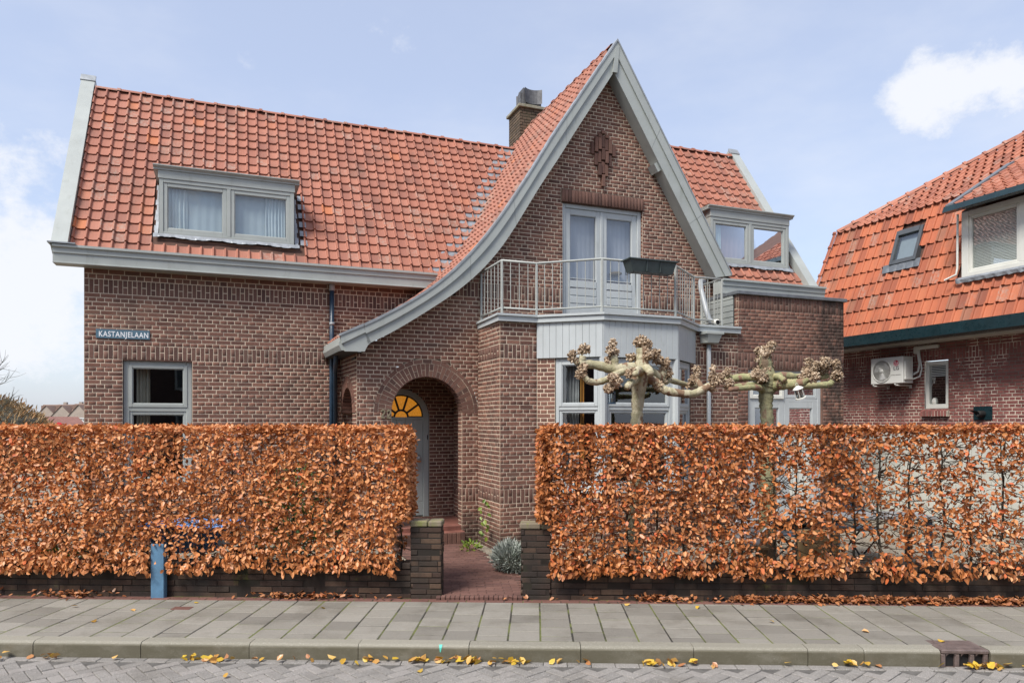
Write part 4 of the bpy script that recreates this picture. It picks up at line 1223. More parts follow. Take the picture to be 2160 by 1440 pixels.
mb = MB(); mb.tube([(8.25, 11.25, 4.62), (8.10, 11.15, 4.60), (7.99, 11.0, 4.52), (7.95, 10.93, 4.40), (7.93, 10.75, 4.0), (7.90, 10.62, 3.80), (7.88, 10.45, 3.74)], .046, 12); pp = mb.build("balcony_pipe", 'pvc', house, True)
mb = MB(); mb.tube([(7.88, 10.47, 3.745), (7.88, 10.36, 3.735)], .052, 14); mb.build("pipe_socket", 'white', pp, True)
mb = MB(); mb.lathe([(.001, 0), (.042, 0)], (7.88, 10.357, 3.735), 14, (0, -1, 0)); mb.build("pipe_mouth", 'black', pp)

# ================================================================== GROUND AND STREET (frame turned 1.9 degrees: p along the kerb, q away)
TS = math.radians(-1.9)
def m_ground():
    t = NT("soil_and_gravel"); n = t.noise(60, 3, 0.6); k = t.smooth(t.noise(0.5, 5), 0.45, 0.6)
    c = t.mix(k, (0.20, 0.165, 0.115), (0.11, 0.105, 0.05)); c = t.mix(t.smooth(n, .35, .7), t.mix(1, c, (.5, .48, .45), 'MULTIPLY'), c)
    return t.done(c, .95, n, .02, .8, spec=.2)
MAT['ground'] = m_ground()
def m_gravel():
    t = NT("beige_gravel"); v = t.node("ShaderNodeTexVoronoi"); v.inputs["Scale"].default_value = 55; t.l.new(t.pos(), v.inputs["Vector"])
    c = t.ramp(v.outputs["Color"], [(0, (0.16, 0.13, 0.095)), (.5, (0.30, 0.26, 0.20)), (1, (0.42, 0.38, 0.31))])
    return t.done(c, .9, v.outputs["Distance"], .02, .9, spec=.2)
MAT['gravel'] = m_gravel()
def m_paver(name, stops, speck, spk=0.5):
    t = NT(name); r = t.rnd(); c = t.ramp(r, stops)
    c = t.mix(t.smooth(t.noise(170, 2, .5), .56, .66, 0, spk), c, speck)
    c = t.mix(t.smooth(t.noise(240, 2, .5), .55, .66, 0, .55), c, (0.05, 0.048, 0.045))
    c = t.mix(t.smooth(t.noise(1.7, 6, .68), .45, .70, 0, .55), c, t.mix(1, c, (.58, .56, .52), 'MULTIPLY'))
    c = t.mix(t.smooth(t.noise(9, 5, .7), .60, .74, 0, .35), c, t.mix(1, c, (1.35, 1.33, 1.28), 'MULTIPLY'))
    return t.done(c, .85, t.noise(150, 3, .7), .004, .6, spec=.25)
MAT['paver'] = m_paver("road_paver", [(0, (0.20, 0.188, 0.172)), (.5, (0.235, 0.22, 0.20)), (1, (0.27, 0.25, 0.23))], (0.50, 0.47, 0.44), .8)
MAT['slab'] = m_paver("pavement_slab", [(0, (0.19, 0.176, 0.15)), (.3, (0.228, 0.212, 0.18)), (.7, (0.252, 0.235, 0.2)), (1, (0.285, 0.266, 0.228))], (0.27, 0.255, 0.225), .2)
def m_kerb():
    t = NT("kerb_concrete"); r = t.rnd(); c = t.ramp(r, [(0, (0.22, 0.205, 0.162)), (1, (0.26, 0.243, 0.195))])
    c = t.mix(t.smooth(t.noise(150, 2, .5), .55, .66, 0, .6), c, (0.45, 0.43, 0.37))
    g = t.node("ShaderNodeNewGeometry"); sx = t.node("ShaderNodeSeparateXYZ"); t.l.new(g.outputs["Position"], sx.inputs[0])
    grime_shade = t.math('MULTIPLY', t.smooth(sx.outputs[2], -.034, -.010, 1, 0), t.smooth(t.noise(3.5, 5, .65, stretch=(1, 1, 2)), .25, .6, .55, 1))
    c = t.mix(t.math('MULTIPLY', grime_shade, .8), c, (0.088, 0.078, 0.048))        # splash dirt and algae on the face, plus its shade painted into the colour
    return t.done(c, .85, t.noise(150, 3, .7), .004, .6, spec=.25)
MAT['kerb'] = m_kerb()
MAT['pathbrick'] = m_paver("path_brick", [(0, (0.115, 0.06, 0.05)), (.5, (0.15, 0.075, 0.06)), (1, (0.18, 0.095, 0.075))], (0.22, 0.14, 0.11), .2)
MAT['strip'] = m_paver("edge_brick", [(0, (0.13, 0.062, 0.05)), (1, (0.20, 0.095, 0.075))], (0.25, 0.15, 0.11), .2)
def m_joint():
    t = NT("mossy_joint"); c = t.mix(t.smooth(t.noise(2.2, 5, .6), .42, .58), (0.032, 0.029, 0.022), (0.115, 0.13, 0.032))
    return t.done(c, .95, t.noise(90, 3), .01, .6)
MAT['joint'] = m_joint()
MAT['sand2'] = m_plain('path_joint', (0.085, 0.05, 0.04), .95, .25, 12, .5, 80)
MAT['sand'] = m_plain("jointing_sand", (0.105, 0.098, 0.088), .95, .25, 12, .5, 80)

mb = MB(); mb.add([(-600, -600, -.30), (600, -600, -.30), (600, 900, -.30), (-600, 900, -.30)], [(0, 1, 2, 3)]); tag(mb.build("ground", 'ground'), "flat soil and grass ground reaching to the horizon", "ground", kind="structure")
def ssheet(name, p0, p1, q0, q1, z, mat, label, cat):
    o = bpy.data.objects.new(name, None)
    mb = MB(); n = 12
    mb.add([(p0, q0, z), (p1, q0, z), (p1, q1, z), (p0, q1, z)], [(0, 1, 2, 3)])
    ob = mb.build(name, mat); ob.rotation_euler = (0, 0, TS); tag(ob, label, cat, kind="structure"); return ob
road = ssheet("road", -60, 60, -3.5, 6.56, -.150, 'sand', "grey brick paved road laid in herringbone", "road")
pav = ssheet("pavement", -60, 60, 6.66, 8.30, -.0028, 'joint', "grey slab pavement with mossy joints", "pavement")
gar = ssheet("garden_ground", -40, 40, 8.28, 40, .015, 'gravel', "beige gravel and soil of the front garden", "garden")

def piece_objects(name, parent, items, mat, keep=400):
    """items: (w, l, h, x, y, z, rot); shares meshes between equal sizes"""
    cache = {}
    for (w, l, h, x, y, z, rz) in items[:keep]:
        k = (round(w, 3), round(l, 3), round(h, 3))
        if k not in cache:
            m = MB(); m.box(-k[0] / 2, k[0] / 2, -k[1] / 2, k[1] / 2, -k[2], 0, .005)
            me = bpy.data.meshes.new(name); me.from_pydata(m.v, [], m.f); me.materials.append(MAT[mat]); me.update(); cache[k] = me
        o = bpy.data.objects.new(name, cache[k]); COL.objects.link(o); o.parent = parent; o.location = (x, y, z); o.rotation_euler = (random.uniform(-.006, .006), random.uniform(-.006, .006), rz)
    rest = items[keep:]
    if rest:
        m = MB()
        for (w, l, h, x, y, z, rz) in rest:
            c, s = math.cos(rz), math.sin(rz); q = [(-w / 2, -l / 2), (w / 2, -l / 2), (w / 2, l / 2), (-w / 2, l / 2)]
            Q = [(x + a * c - b * s, y + a * s + b * c) for a, b in q]
            m.add([(a, b, z) for a, b in Q] + [(a, b, z - h) for a, b in Q], [(0, 1, 2, 3), (0, 4, 5, 1), (1, 5, 6, 2), (2, 6, 7, 3), (3, 7, 4, 0)], random.random())
        o = m.build(name + "s", mat, parent); o.name = "paving"; o["kind"] = "stuff"

# road pavers, herringbone at 45 degrees to the kerb
cs = .106; it = []; rt = math.radians(45)
for x in range(-90, 91):
    for y in range(-90, 91):
        c = (x - y) % 4
        if c not in (0, 3): continue
        cx, cy = (x + 1, y + .5) if c == 0 else (x + .5, y + 1)
        p = (cx * math.cos(rt) - cy * math.sin(rt)) * cs; q = (cx * math.sin(rt) + cy * math.cos(rt)) * cs + 5.9
        if abs(p) > 6.3 or not (4.9 < q < 6.37): continue
        it.append((cs * 2 - .007, cs - .007, .08, p, q, -.137 + random.uniform(-.003, .003), rt if c == 0 else rt + math.pi / 2))
it.sort(key=lambda e: (0 if e[4] > 5.86 and abs(e[3]) < 4.9 else 1, abs(e[4] - 6.1)))
piece_objects("paver", road, it, 'paver', 300)
it = []
p = -6.4
while p < 6.4:
    it.append((.206, .10, .08, p, 6.455, -.139 + random.uniform(-.002, .002), 0)); p += .212
piece_objects("gutter_paver", road, it, 'paver')
# kerb stones: 1 m long with a rounded front arris
KP = [(0, -.30), (0, -.035), (.006, -.018), (.018, -.006), (.034, 0), (.155, 0), (.155, -.30)]
dp0, dp1 = 3.575, 3.985
mk = {}
kerb = MB(); kerb.box(-60, 60, 6.56, 6.66, -.4, -.05); kerb = kerb.build("kerb", 'joint'); kerb.rotation_euler = (0, 0, TS); tag(kerb, "pale concrete kerb between road and pavement", "kerb", kind="structure")
pos = [-5.62 + i for i in range(9)]; edges = []
js = [-5.62, -4.62, -3.615, -2.61, -1.61, -.605, .40, 1.405, 2.41, 2.90, 3.565]
for a, b in zip(js, js[1:]): edges.append((a, b))
edges += [(3.995, 4.99), (4.995, 5.99), (5.995, 6.99), (-6.62, -5.625)]
for a, b in edges:
    mb = MB(); dz = random.uniform(-.003, .003); dq = random.uniform(-.003, .003)
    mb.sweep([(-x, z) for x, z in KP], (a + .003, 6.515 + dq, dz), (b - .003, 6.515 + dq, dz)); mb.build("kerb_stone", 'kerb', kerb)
# slabs, columns staggered by half
it = []; i = 0; p = -6.30
while p < 6.4:
    q = 6.672 - (.15 if i % 2 else 0.0); w = .2965
    while q < 8.085:
        a, b = max(q, 6.672), min(q + .30, 8.085)
        if b - a > .04 and not (dp0 - .0 < p + .15 < dp1 + .05 and b < 6.86): it.append((w - .007, b - a - .010, .05, p + .15, (a + b) / 2, random.uniform(-.0008, .0026), random.uniform(-.004, .004)))
        q += .30
    p += .302; i += 1
piece_objects("slab", pav, it, 'slab', 300)
it = []; p = -6.4
while p < 6.6: it.append((.205, .085, .05, p, 8.135, .001 + random.uniform(-.001, .002), 0)); it.append((.205, .05, .05, p + .1, 8.206, .0 + random.uniform(-.001, .002), 0)); p += .212
piece_objects("edge_brick", pav, it, 'strip', 300)
# small square inspection cover in the pavement
mb = MB(); mb.box(-3.93, -3.72, 7.66, 7.78, -.02, .004, .004); cvr = mb.build("pavement_cover", 'strip'); cvr.rotation_euler = (0, 0, TS); tag(cvr, "small rusty square cover set flush in the pavement slabs", "cover")

mb = MB(); mb.add([(-.875, 6.53, .004), (-.845, 6.53, .0042), (-.85, 6.512, -.02), (-.858, 6.5095, -.06), (-.866, 6.5095, -.06), (-.872, 6.512, -.02)], [(0, 1, 2, 5), (5, 2, 3, 4)]); MAT['turq'] = m_plain('turquoise_spray', (0.10, 0.52, 0.42), .6, .1); mb.build('paint_mark', 'turq', kerb)
# street drain in the kerb
MAT['iron'] = m_plain("rusty_cast_iron", (0.125, 0.092, 0.082), .6, .25, 14, .5, 120, dirt=(20, .5, .5, (0.2, 0.17, 0.15)))
drain = thing("street_drain", "cast iron street drain with three openings let into the kerb", "drain", (3.78, 6.6, -.14), TS)
mb = MB(); Fk = Fr((dp0, 6.515), (dp1, 6.515)); L = Fk.L
mb.fbox(Fk, 0, L, -.30, 0.0, -.032, .004, .008)
for s in (0, .118, .248, .368): mb.fbox(Fk, s, s + (.042 if 0 < s < .36 else .04), -.05, -.004, -.16, -.03, .01)
mb.fbox(Fk, .0, L, -.05, -.004, -.175, -.148)
mb.build("drain_frame", 'iron', drain)
for k in range(3):
    s0 = .04 + k * .127; m2 = MB()
    for sx, sg in ((s0, 1), (s0 + .085, -1)):
        m2.add([Fk.pt(sx, -.003, -.032), Fk.pt(sx + sg * .022, -.003, -.032), Fk.pt(sx + sg * .006, -.003, -.040), Fk.pt(sx, -.003, -.056)], [(0, 1, 2, 3)])
    m2.build("arch_corner", 'iron', drain)
mb = MB(); mb.fbox(Fk, .02, L - .02, -.042, -.036, -.16, -.03); mb.build("drain_mouth", 'black', drain)
mb = MB(); mb.fbox(Fk, .05, L - .05, -.26, -.06, .004, .007, .002); mb.build("drain_lid", 'iron', drain)

# brick path from the gate to the porch
path = MB(); path.add([(-.86, 8.20, .030), (.10, 8.20, .030), (.08, 9.2, .030), (-.2, 9.92, .03), (-.74, 11.87, .03), (-1.9, 11.42, .03), (-.92, 9.0, .03)], [(0, 1, 2, 3, 4, 5, 6)])
path = tag(path.build("path", 'sand2'), "dark red brick garden path from the gate to the porch", "path", kind="structure")
it = []; row = 0; y = 8.235
while y < 11.80:
    lo = float(np.interp(y, [8.2, 9.0, 11.5], [-.83, -.9, -1.86])); hi = float(np.interp(y, [8.2, 9.2, 9.92, 11.18, 11.85], [.10, .05, -.23, -.58, -.76]))
    x = lo + (.1 if row % 2 else 0); 
    if row < 1:
        while x < hi: it.append((.048, .09, .06, x, y, .040 + random.uniform(-.004, .003), random.uniform(-.03, .03))); x += .0545
        y += .105
    else:
        while x < hi: it.append((.196, .06, .06, x + .05, y, .038 + random.uniform(-.003, .003), random.uniform(-.01, .01))); x += .203
        y += .066
    row += 1
piece_objects("path_brick", path, it, 'pathbrick', 300)

# ================================================================== GARDEN WALLS AND GATE PIERS
def garden_wall(name, label, pa, pb, pier, ph):
    t = thing(name, label, "garden wall", ((pa + pb) / 2, 8.25, 0), TS)
    Bk, mo = Bricks(), MB()
    F = Fr((pa, 8.25), (pb, 8.25))
    masonry(Bk, mo, F, -.02, .335, lambda z: [(0, F.L)], mat='brick_garden', length=.25, course=.066, runner=True, rough=.007)
    mo.box(pa, pb, 8.26, 8.45, -.05, .33)
    core = mo.build("wall_core", 'mortar_g', t); Bk.finish(core, TS, 300)
    n = round((pb - pa) / .105); w = (pb - pa) / n           # rowlock top course
    for i in range(n):
        mb = MB(); mb.box(pa + w * i + .003, pa + w * (i + 1) - .003, 8.235 + random.uniform(-.004, .004), 8.455, .335, .40 + random.uniform(-.004, .004), .007); mb.build("coping_brick", 'brick_garden', t)
    Bk, mo = Bricks(), MB(); p0, p1 = pier
    for F in (Fr((p0, 8.235), (p1, 8.235)), Fr((p1, 8.235), (p1, 8.465)), Fr((p0, 8.465), (p0, 8.235))):
        masonry(Bk, mo, F, -.02, ph - .07, lambda z, F=F: [(0, F.L)], mat='brick_garden', length=.22, course=.066, runner=True, rough=.006)
    mo.box(p0 + .012, p1 - .012, 8.247, 8.46, -.05, ph - .06); pc = mo.build("pier", 'mortar_g', t); Bk.finish(pc, TS, 200)
    q = p0 - .012
    for wd in ((.21, .165) if p0 < -1 else (.24, .135)):
        mb = MB(); mb.box(q + .002, q + wd - .004, 8.222, 8.475, ph - .068, ph, .012); mb.build("pier_cap", 'cap', pc); q += wd
    return t
MAT['cap'] = m_plain("mossy_cap_stone", (0.20, 0.165, 0.115), .85, .2, 6, .4, 60, dirt=(7, .45, .8, (0.17, 0.185, 0.05)))
garden_wall("garden_wall", "low dark brick garden wall with pier, behind the blue post", -6.9, -1.43, (-1.43, -1.08), .885)
garden_wall("garden_wall", "low dark mossy brick garden wall with pier, beside the silvery shrub", .165, 7.0, (-.17, .165), .865)

# ================================================================== BEECH HEDGES
def m_leaf(name, stops, trans=.25, rough=.42):
    t = NT(name); r = t.rnd(); r2 = t.rnd2(r, 9.7)
    c = t.ramp(r, stops); c = t.mix(t.math('MULTIPLY', t.noise(90, 3), .5), c, t.mix(1, c, (.62, .55, .5), 'MULTIPLY'))
    t.done(c, t.math('ADD', rough - .08, t.math('MULTIPLY', r2, .2)), spec=.5)
    out = [x for x in t.n if x.type == 'OUTPUT_MATERIAL'][0]
    tl = t.node("ShaderNodeBsdfTranslucent"); t.put(tl.inputs[0], c); mx = t.node("ShaderNodeMixShader"); mx.inputs[0].default_value = trans
    t.l.new(t.b.outputs[0], mx.inputs[1]); t.l.new(tl.outputs[0], mx.inputs[2]); t.l.new(mx.outputs[0], out.inputs[0])
    return t.m
MAT['beech'] = m_leaf("dry_beech_leaf", [(0, (0.17, 0.058, 0.020)), (.14, (0.38, 0.132, 0.038)), (.4, (0.58, 0.208, 0.062)), (.65, (0.70, 0.29, 0.100)), (.85, (0.78, 0.40, 0.18)), (.95, (0.70, 0.20, 0.055)), (1, (0.68, 0.15, 0.06))], .14, .46)
MAT['litter'] = m_leaf("fallen_beech_leaf", [(0, (0.15, 0.06, 0.025)), (.4, (0.40, 0.15, 0.06)), (.8, (0.50, 0.23, 0.10)), (1, (0.50, 0.15, 0.05))], .1)
MAT['yleaf'] = m_leaf("yellow_leaf", [(0, (0.45, 0.20, 0.09)), (.3, (0.55, 0.33, 0.05)), (.7, (0.66, 0.46, 0.04)), (1, (0.60, 0.34, 0.12))], .1)
MAT['twig'] = m_plain("beech_twig", (0.135, 0.098, 0.068), .8, .3, 12, .3)
MAT['stem'] = m_plain("beech_stem", (0.085, 0.078, 0.055), .85, .3, 9, .5)
LEAF_X = np.array([0, .30, .72, 1.0, .72, .30]); LEAF_Y = np.array([0, .42, .34, 0, -.34, -.42])
def leaves(P, T, N, size, name, mat, parent, curl=.25, loc=None, rnd=None, asp=.62):
    """P,T,N (k,3): base point, direction to the tip, face normal; folded six-point leaves"""
    k = len(P); T = T / np.linalg.norm(T, axis=1, keepdims=True)
    S = np.cross(N, T); S /= np.maximum(1e-6, np.linalg.norm(S, axis=1, keepdims=True)); N = np.cross(T, S)
    cu = RNG.uniform(-curl, curl, k) ; fold = RNG.uniform(.05, .45, k)
    V = np.zeros((k, 6, 3)); wv = RNG.uniform(.85, 1.15, (k, 6))
    for j in range(6):
        V[:, j] = P + T * (LEAF_X[j] * size)[:, None] + S * (LEAF_Y[j] * asp * size * wv[:, j])[:, None] + N * ((fold * abs(LEAF_Y[j]) + cu * LEAF_X[j] ** 2) * size)[:, None]
    fl = np.array([0, 1, 2, 3, 0, 3, 4, 5]); FL = (fl[None] + 6 * np.arange(k)[:, None]).ravel()
    r = RNG.random(k) if rnd is None else rnd
    return np_mesh(name, V.reshape(-1, 3), np.full(2 * k, 4), FL, mat, np.repeat(r, 2), parent, loc=loc)
def vnoise(x, y, sc, seed):
    g = np.random.default_rng(seed).random((64, 64)); X, Y = x * sc + 31, y * sc + 17; xi, yi = np.floor(X).astype(int), np.floor(Y).astype(int); fx, fy = X - xi, Y - yi
    fx, fy = fx * fx * (3 - 2 * fx), fy * fy * (3 - 2 * fy); G = lambda a, b: g[a % 64, b % 64]
    return (G(xi, yi) * (1 - fx) + G(xi + 1, yi) * fx) * (1 - fy) + (G(xi, yi + 1) * (1 - fx) + G(xi + 1, yi + 1) * fx) * fy
QF, QB, ZT = 8.09, 8.80, 1.955
def hedge(label, pa, pb, end, n_leaf, sparse, seed):
    t = thing("beech_hedge", label, "hedge", ((pa + pb) / 2, 8.5, .0), TS, "clipped beech hedges along the pavement")
    rg = np.random.default_rng(seed); P, N = [], []
    def keep(p, z, base):
        gap = vnoise(p, z, 3.1, seed) * .6 + vnoise(p, z, 7.0, seed + 1) * .4
        edge = np.clip(np.abs(p - end) / .55, 0, 1)
        top = np.clip((ZT - z) / .30, 0, 1)
        mid = np.clip((p - .9) / 2.6, 0, 1) if sparse else np.clip((2.2 - abs(p + 3.6)) / 2.2, 0, 1) * .25
        d = base - edge * top * (mid * .40 + (.14 if sparse else .12)) * np.clip(gap * 2.4 - .52, 0, 1.25)
        fine = vnoise(p, z, 13.0, seed + 7) * .6 + vnoise(p, z, 22.0, seed + 9) * .4
        d = d - edge * np.clip(.50 - fine, 0, .5) * (2.6 if sparse else 2.1) * (.45 + .55 * top)
        if sparse: d = d - edge * np.clip((1.15 - z) / .6, 0, 1) * np.clip((z - .42) / .15, 0, 1) * .22
        else: d = np.where((p > -4.42) & (p < -3.55) & (z > .42) & (z < .78), d * .42, d)
        return rg.random(len(p)) < np.clip(d, .0, 1)
    def add(k, pf, qf, zf, nf, base=1.0):
        p, q, z = pf(k), qf(k), zf(k); m = keep(p, z, base); P.append(np.stack([p, q, z], 1)[m]); N.append(nf(k)[m])
    U = lambda a, b: (lambda k: rg.uniform(a, b, k))
    lowz = lambda k: .30 + (ZT - .30) * rg.random(k)
    def nrm(v, s): return lambda k: np.array(v)[None] + rg.normal(0, s, (k, 3))
    add(int(n_leaf * .56), U(pa, pb), lambda k: QF + np.abs(rg.normal(0, .06, k)), lowz, nrm((0, -1, .35), .62))
    add(int(n_leaf * .15), U(pa, pb), U(QF, QB), lambda k: ZT - np.abs(rg.normal(0, .035, k)), nrm((0, -.25, 1), .6))
    add(int(n_leaf * .19), U(pa, pb), U(QF + .05, QB), lowz, nrm((0, -.4, .3), .8), .8)
    add(int(n_leaf * .10), U(pa, pb), lambda k: QB - np.abs(rg.normal(0, .05, k)), lowz, nrm((0, .9, .35), .6), .75)
    e = -1 if end == pa else 1
    add(int(1.5 * 2600), lambda k: end - e * np.abs(rg.normal(0, .05, k)), U(QF, QB), lambda k: .30 + (ZT - .3) * rg.random(k), nrm((e * .95, -.4, .3), .55))
    P, N = np.concatenate(P), np.concatenate(N)
    # the end leans: narrower near the ground; ragged lower fringe
    ped = np.abs(P[:, 0] - end); zlow = .20 + .16 * vnoise(P[:, 0], P[:, 0] * 0, 2.6, seed + 3) + .05 * vnoise(P[:, 0], P[:, 0] * 0, 9, seed + 4)
    m = (P[:, 2] > zlow) & ~((ped < .13) & (P[:, 2] < .86 + .1 * rg.random(len(P)))) & ~((ped < .06) & (P[:, 2] > 1.9)); P, N = P[m], N[m]
    m = ~((np.abs(P[:, 0] + 4.33) < .10) & (P[:, 2] < .56) & (rg.random(len(P)) < .88)); P, N = P[m], N[m]
    P[:, 1] += .035 * (vnoise(P[:, 0], P[:, 2], 3, seed + 5) - .5) * 2; P[:, 2] += .02 * (vnoise(P[:, 0], P[:, 1], 5, seed + 6) - .5) * (P[:, 2] > 1.7)
    k = len(P); T = np.stack([rg.normal(0, .75, k), rg.normal(-.15, .5, k), rg.normal(-.35, .65, k)], 1)
    hang = (P[:, 2] < .55); T[hang, 2] -= .6
    topm = P[:, 2] > ZT - .08; T[topm, 2] = rg.normal(.12, .3, topm.sum())
    size = rg.uniform(.032, .074, k) * np.where(hang, 1.15, 1.0)
    rv = np.clip(.5 * rg.random(k) + .5 * vnoise(P[:, 0], P[:, 2], 2.2, seed + 8) + rg.normal(0, .12, k), 0, .999)
    off = tuple(t["off"])
    o = leaves(P, T, N, size, "leaves", 'beech', t, .3, rnd=rv); o["kind"] = "stuff"
    # stems and twigs
    x = pa + .12; stems = []
    while x < pb - .05:
        stems.append(x); r0 = random.uniform(.012, .02); pts = []; px, qx = x, 8.56 + random.uniform(-.05, .05)
        for j in range(8): pts.append((px + random.uniform(-.02, .02), qx + random.uniform(-.03, .03), .05 + j * .25))
        mb = MB(); mb.tube(pts, [r0 * (1 - .085 * j) for j in range(8)], 6); mb.build("stem", 'stem', t)
        x += random.uniform(.25, .40)
    nt = int((pb - pa) * 230); A, L = [], []
    mb = MB()
    for _ in range(nt):
        x = random.choice(stems) if random.random() < .8 else random.uniform(pa, pb); z = random.uniform(.35, 1.8)
        p = Vector((x, 8.56, z)); d = Vector((random.gauss(0, 1), random.choice((-1.0, -1.0, .8)) * random.uniform(.2, 1), random.uniform(-.45, .75))).normalized(); pts = [p]; 
        for j in range(4):
            p = p + d * random.uniform(.06, .11); d = (d + Vector((random.gauss(0, .35), random.gauss(0, .3), random.gauss(.02, .3)))).normalized()
            p.y = min(max(p.y, QF + .01), QB); p.z = min(max(p.z, .25), ZT - .02); p.x = min(max(p.x, pa + .03), pb - .03)
            if abs(p.x - end) < .16 and p.z < .9: p.x = end - e * .17
            pts.append(p.copy())
        mb.tube(pts, [.0062, .0054, .0044, .0034, .002], 4, cap=False)
    o = mb.build("twigs", 'twig', t); o["kind"] = "stuff"
    return t
hedge("dense clipped hedge of rust brown beech leaves left of the garden gate path", -6.9, -1.46, -1.46, 40000, False, 11)
hedge("thin clipped hedge of rust brown beech leaves with bare twigs and see-through gaps", .03, 7.0, .03, 54000, True, 23)

# ---- fallen leaves
def litter(n, pf, qf, z0, name, mat, label, heap):
    p = pf(n); q = qf(n); z = z0 + heap(p, q) * RNG.random(n); T = np.stack([RNG.normal(0, 1, n), RNG.normal(0, 1, n), RNG.normal(0, .25, n)], 1); N = np.stack([RNG.normal(0, .4, n), RNG.normal(-.2, .4, n), np.ones(n)], 1)
    o = leaves(np.stack([p, q, z], 1), T, N, RNG.uniform(.04, .075, n), name, mat, None, .5); o.rotation_euler = (0, 0, TS); tag(o, label, "leaves", kind="stuff"); return o
def wallp(n):
    a = RNG.uniform(2.2, 6.3, int(n * .80)); b = np.concatenate([RNG.normal(c, s, int(n * w)) for c, s, w in ((-5.35, .16, .04), (-5.9, .5, .015), (-2.75, .22, .05), (-2.35, .4, .015), (1.35, .14, .05), (1.9, .3, .02), (.6, .8, .01))])
    return np.concatenate([a, b])[:n] if len(a) + len(b) >= n else np.concatenate([a, b, RNG.uniform(2.5, 6, n - len(a) - len(b))])
litter(2100, wallp, lambda n: 8.23 - np.abs(RNG.normal(0, .055, n)), .008, "fallen_leaves", 'litter', "drift of rust brown beech leaves along the foot of the garden wall", lambda p, q: np.where(q > 8.1, .055, .015))
# single leaves along the kerb and on the slabs
def leaf_mesh(k):
    a = np.array([[0., 0, 0]]); S = .07
    v = []
    for j in range(6): v.append((LEAF_X[j] * S - S / 2, LEAF_Y[j] * .8 * S, .012 * abs(LEAF_Y[j]) * 2 * (k % 3) + .016 * (LEAF_X[j] - .4) ** 2 * 4 * (k % 2) + .004))
    me = bpy.data.meshes.new("fallen_leaf"); me.from_pydata(v, [], [(0, 1, 2, 3), (0, 3, 4, 5)]); me.materials.append(MAT['yleaf']); me.update(); return me
LM = [leaf_mesh(k) for k in range(6)]
spots = []
for c, s, n in ((-4.85, .02, 2), (-4.40, .10, 7), (-3.8, .02, 1), (-2.95, .18, 16), (-2.5, .02, 1), (-2.05, .18, 7), (-1.45, .10, 8), (-1.0, .13, 18), (-.55, .14, 22), (-.22, .08, 9), (.18, .08, 3), (.42, .04, 2), (.95, .03, 1), (1.15, .14, 12), (1.5, .10, 6), (2.2, .02, 1), (2.72, .07, 8), (3.0, .02, 1), (3.55, .02, 1), (3.88, .11, 26), (4.35, .03, 3)):
    for _ in range(n): spots.append((random.gauss(c, s), 6.475 - abs(random.gauss(0, .028)), -.135))
TSM = Matrix.Rotation(TS, 3, 'Z')
for i, (p, q, z) in enumerate(spots):
    o = bpy.data.objects.new("fallen_leaf", LM[i % 6]); COL.objects.link(o)
    o.location = TSM @ Vector((p, q, z + random.uniform(0, .03))); o.rotation_euler = (random.gauss(0, .45), random.gauss(0, .45), random.uniform(0, 6.3)); s = random.uniform(.75, 1.35); o.scale = (s, s, s)
    tag(o, "yellow or tan leaf fallen on the road against the kerb", "leaf", "leaves fallen along the kerb")
for (p, q) in ((-3.78, 7.95), (-4.45, 7.15), (-4.30, 7.6), (3.15, 7.05), (2.35, 7.35), (-2.3, 7.75), (-2.6, 6.02), (-1.0, 6.2), (1.75, 7.9), (1.0, 8.0), (3.7, 6.75), (-5.0, 7.7)):
    o = bpy.data.objects.new("fallen_leaf", LM[random.randrange(6)]); COL.objects.link(o); z = .003 if q > 6.6 else -.133
    o.location = TSM @ Vector((p, q, z)); o.rotation_euler = (random.gauss(0, .25), random.gauss(0, .25), random.uniform(0, 6.3))
    tag(o, "single dry leaf lying loose on the " + ("pavement slabs" if q > 6.6 else "herringbone road"), "leaf", "leaves lying loose on the paving")

# ================================================================== NEIGHBOURING HOUSE (same frame as the brick house)
nb = thing("neighbour_house", "neighbouring red brick house with bright orange tiled mansard roof", "house", (14.5, 10.5, 0), TH)
NB_, NM, NT_ = Bricks(), MB(), Tiles(); UN = 13.33
FN_ = Fr((UN, 14.6), (UN, 5.5)); sv_ = lambda v: 14.6 - v
masonry(NB_, NM, FN_, 0.0, 3.72, lambda z: clip([(0, FN_.L)], [(sv_(10.777), sv_(10.251))] if 2.27 < z < 3.25 else []), bands=((3.255, 3.475),), mat='brick_n', bmat='brick_n')
NM.add([(UN, 5.5, 0), (19, 5.5, 0), (19, 5.5, 3.7), (UN, 5.5, 3.7)], [(0, 1, 2, 3)]); NM.add([(UN, 14.6, 0), (19, 14.6, 0), (19, 14.6, 3.7), (UN, 14.6, 3.7)], [(0, 1, 2, 3)])
nw = NM.build("wall", 'mortar_n', nb); NB_.finish(nw, TH, 300, vis=lambda x, y, p: y < 890 and x > 1780)
vlow = lambda z: 13.72 + (6.66 - z) * .115
NU = MB(); ue, ze, ub, zb = 13.10, 3.90, 14.03, 6.66; k2 = .67
NU.add([(ue + .03, 5, ze - .02), (ue + .03, vlow(ze), ze - .02), (ub + .03, vlow(zb), zb - .02), (ub + .03, 5, zb - .02)], [(0, 1, 2, 3)])
NU.add([(ub + .02, 5, zb - .03), (ub + .02, 13.72, zb - .03), (ub + 4.5, 9.22, zb - .03 + 4.5 * k2), (ub + 4.5, 5, zb - .03 + 4.5 * k2)], [(0, 1, 2, 3)])
NU.add([(ub + .02, 13.72, zb - .03), (ub + 4.5, 9.22, zb - .03 + 4.5 * k2), (ub + 9, 13.72, zb - .03)], [(0, 1, 2)])
NU.add([(ue, vlow(ze), ze), (ub, 13.72, zb), (23, 13.72, zb), (23, vlow(ze), ze)], [(0, 1, 2, 3)])
nroof = NU.build("roof", 'underlay', nb)
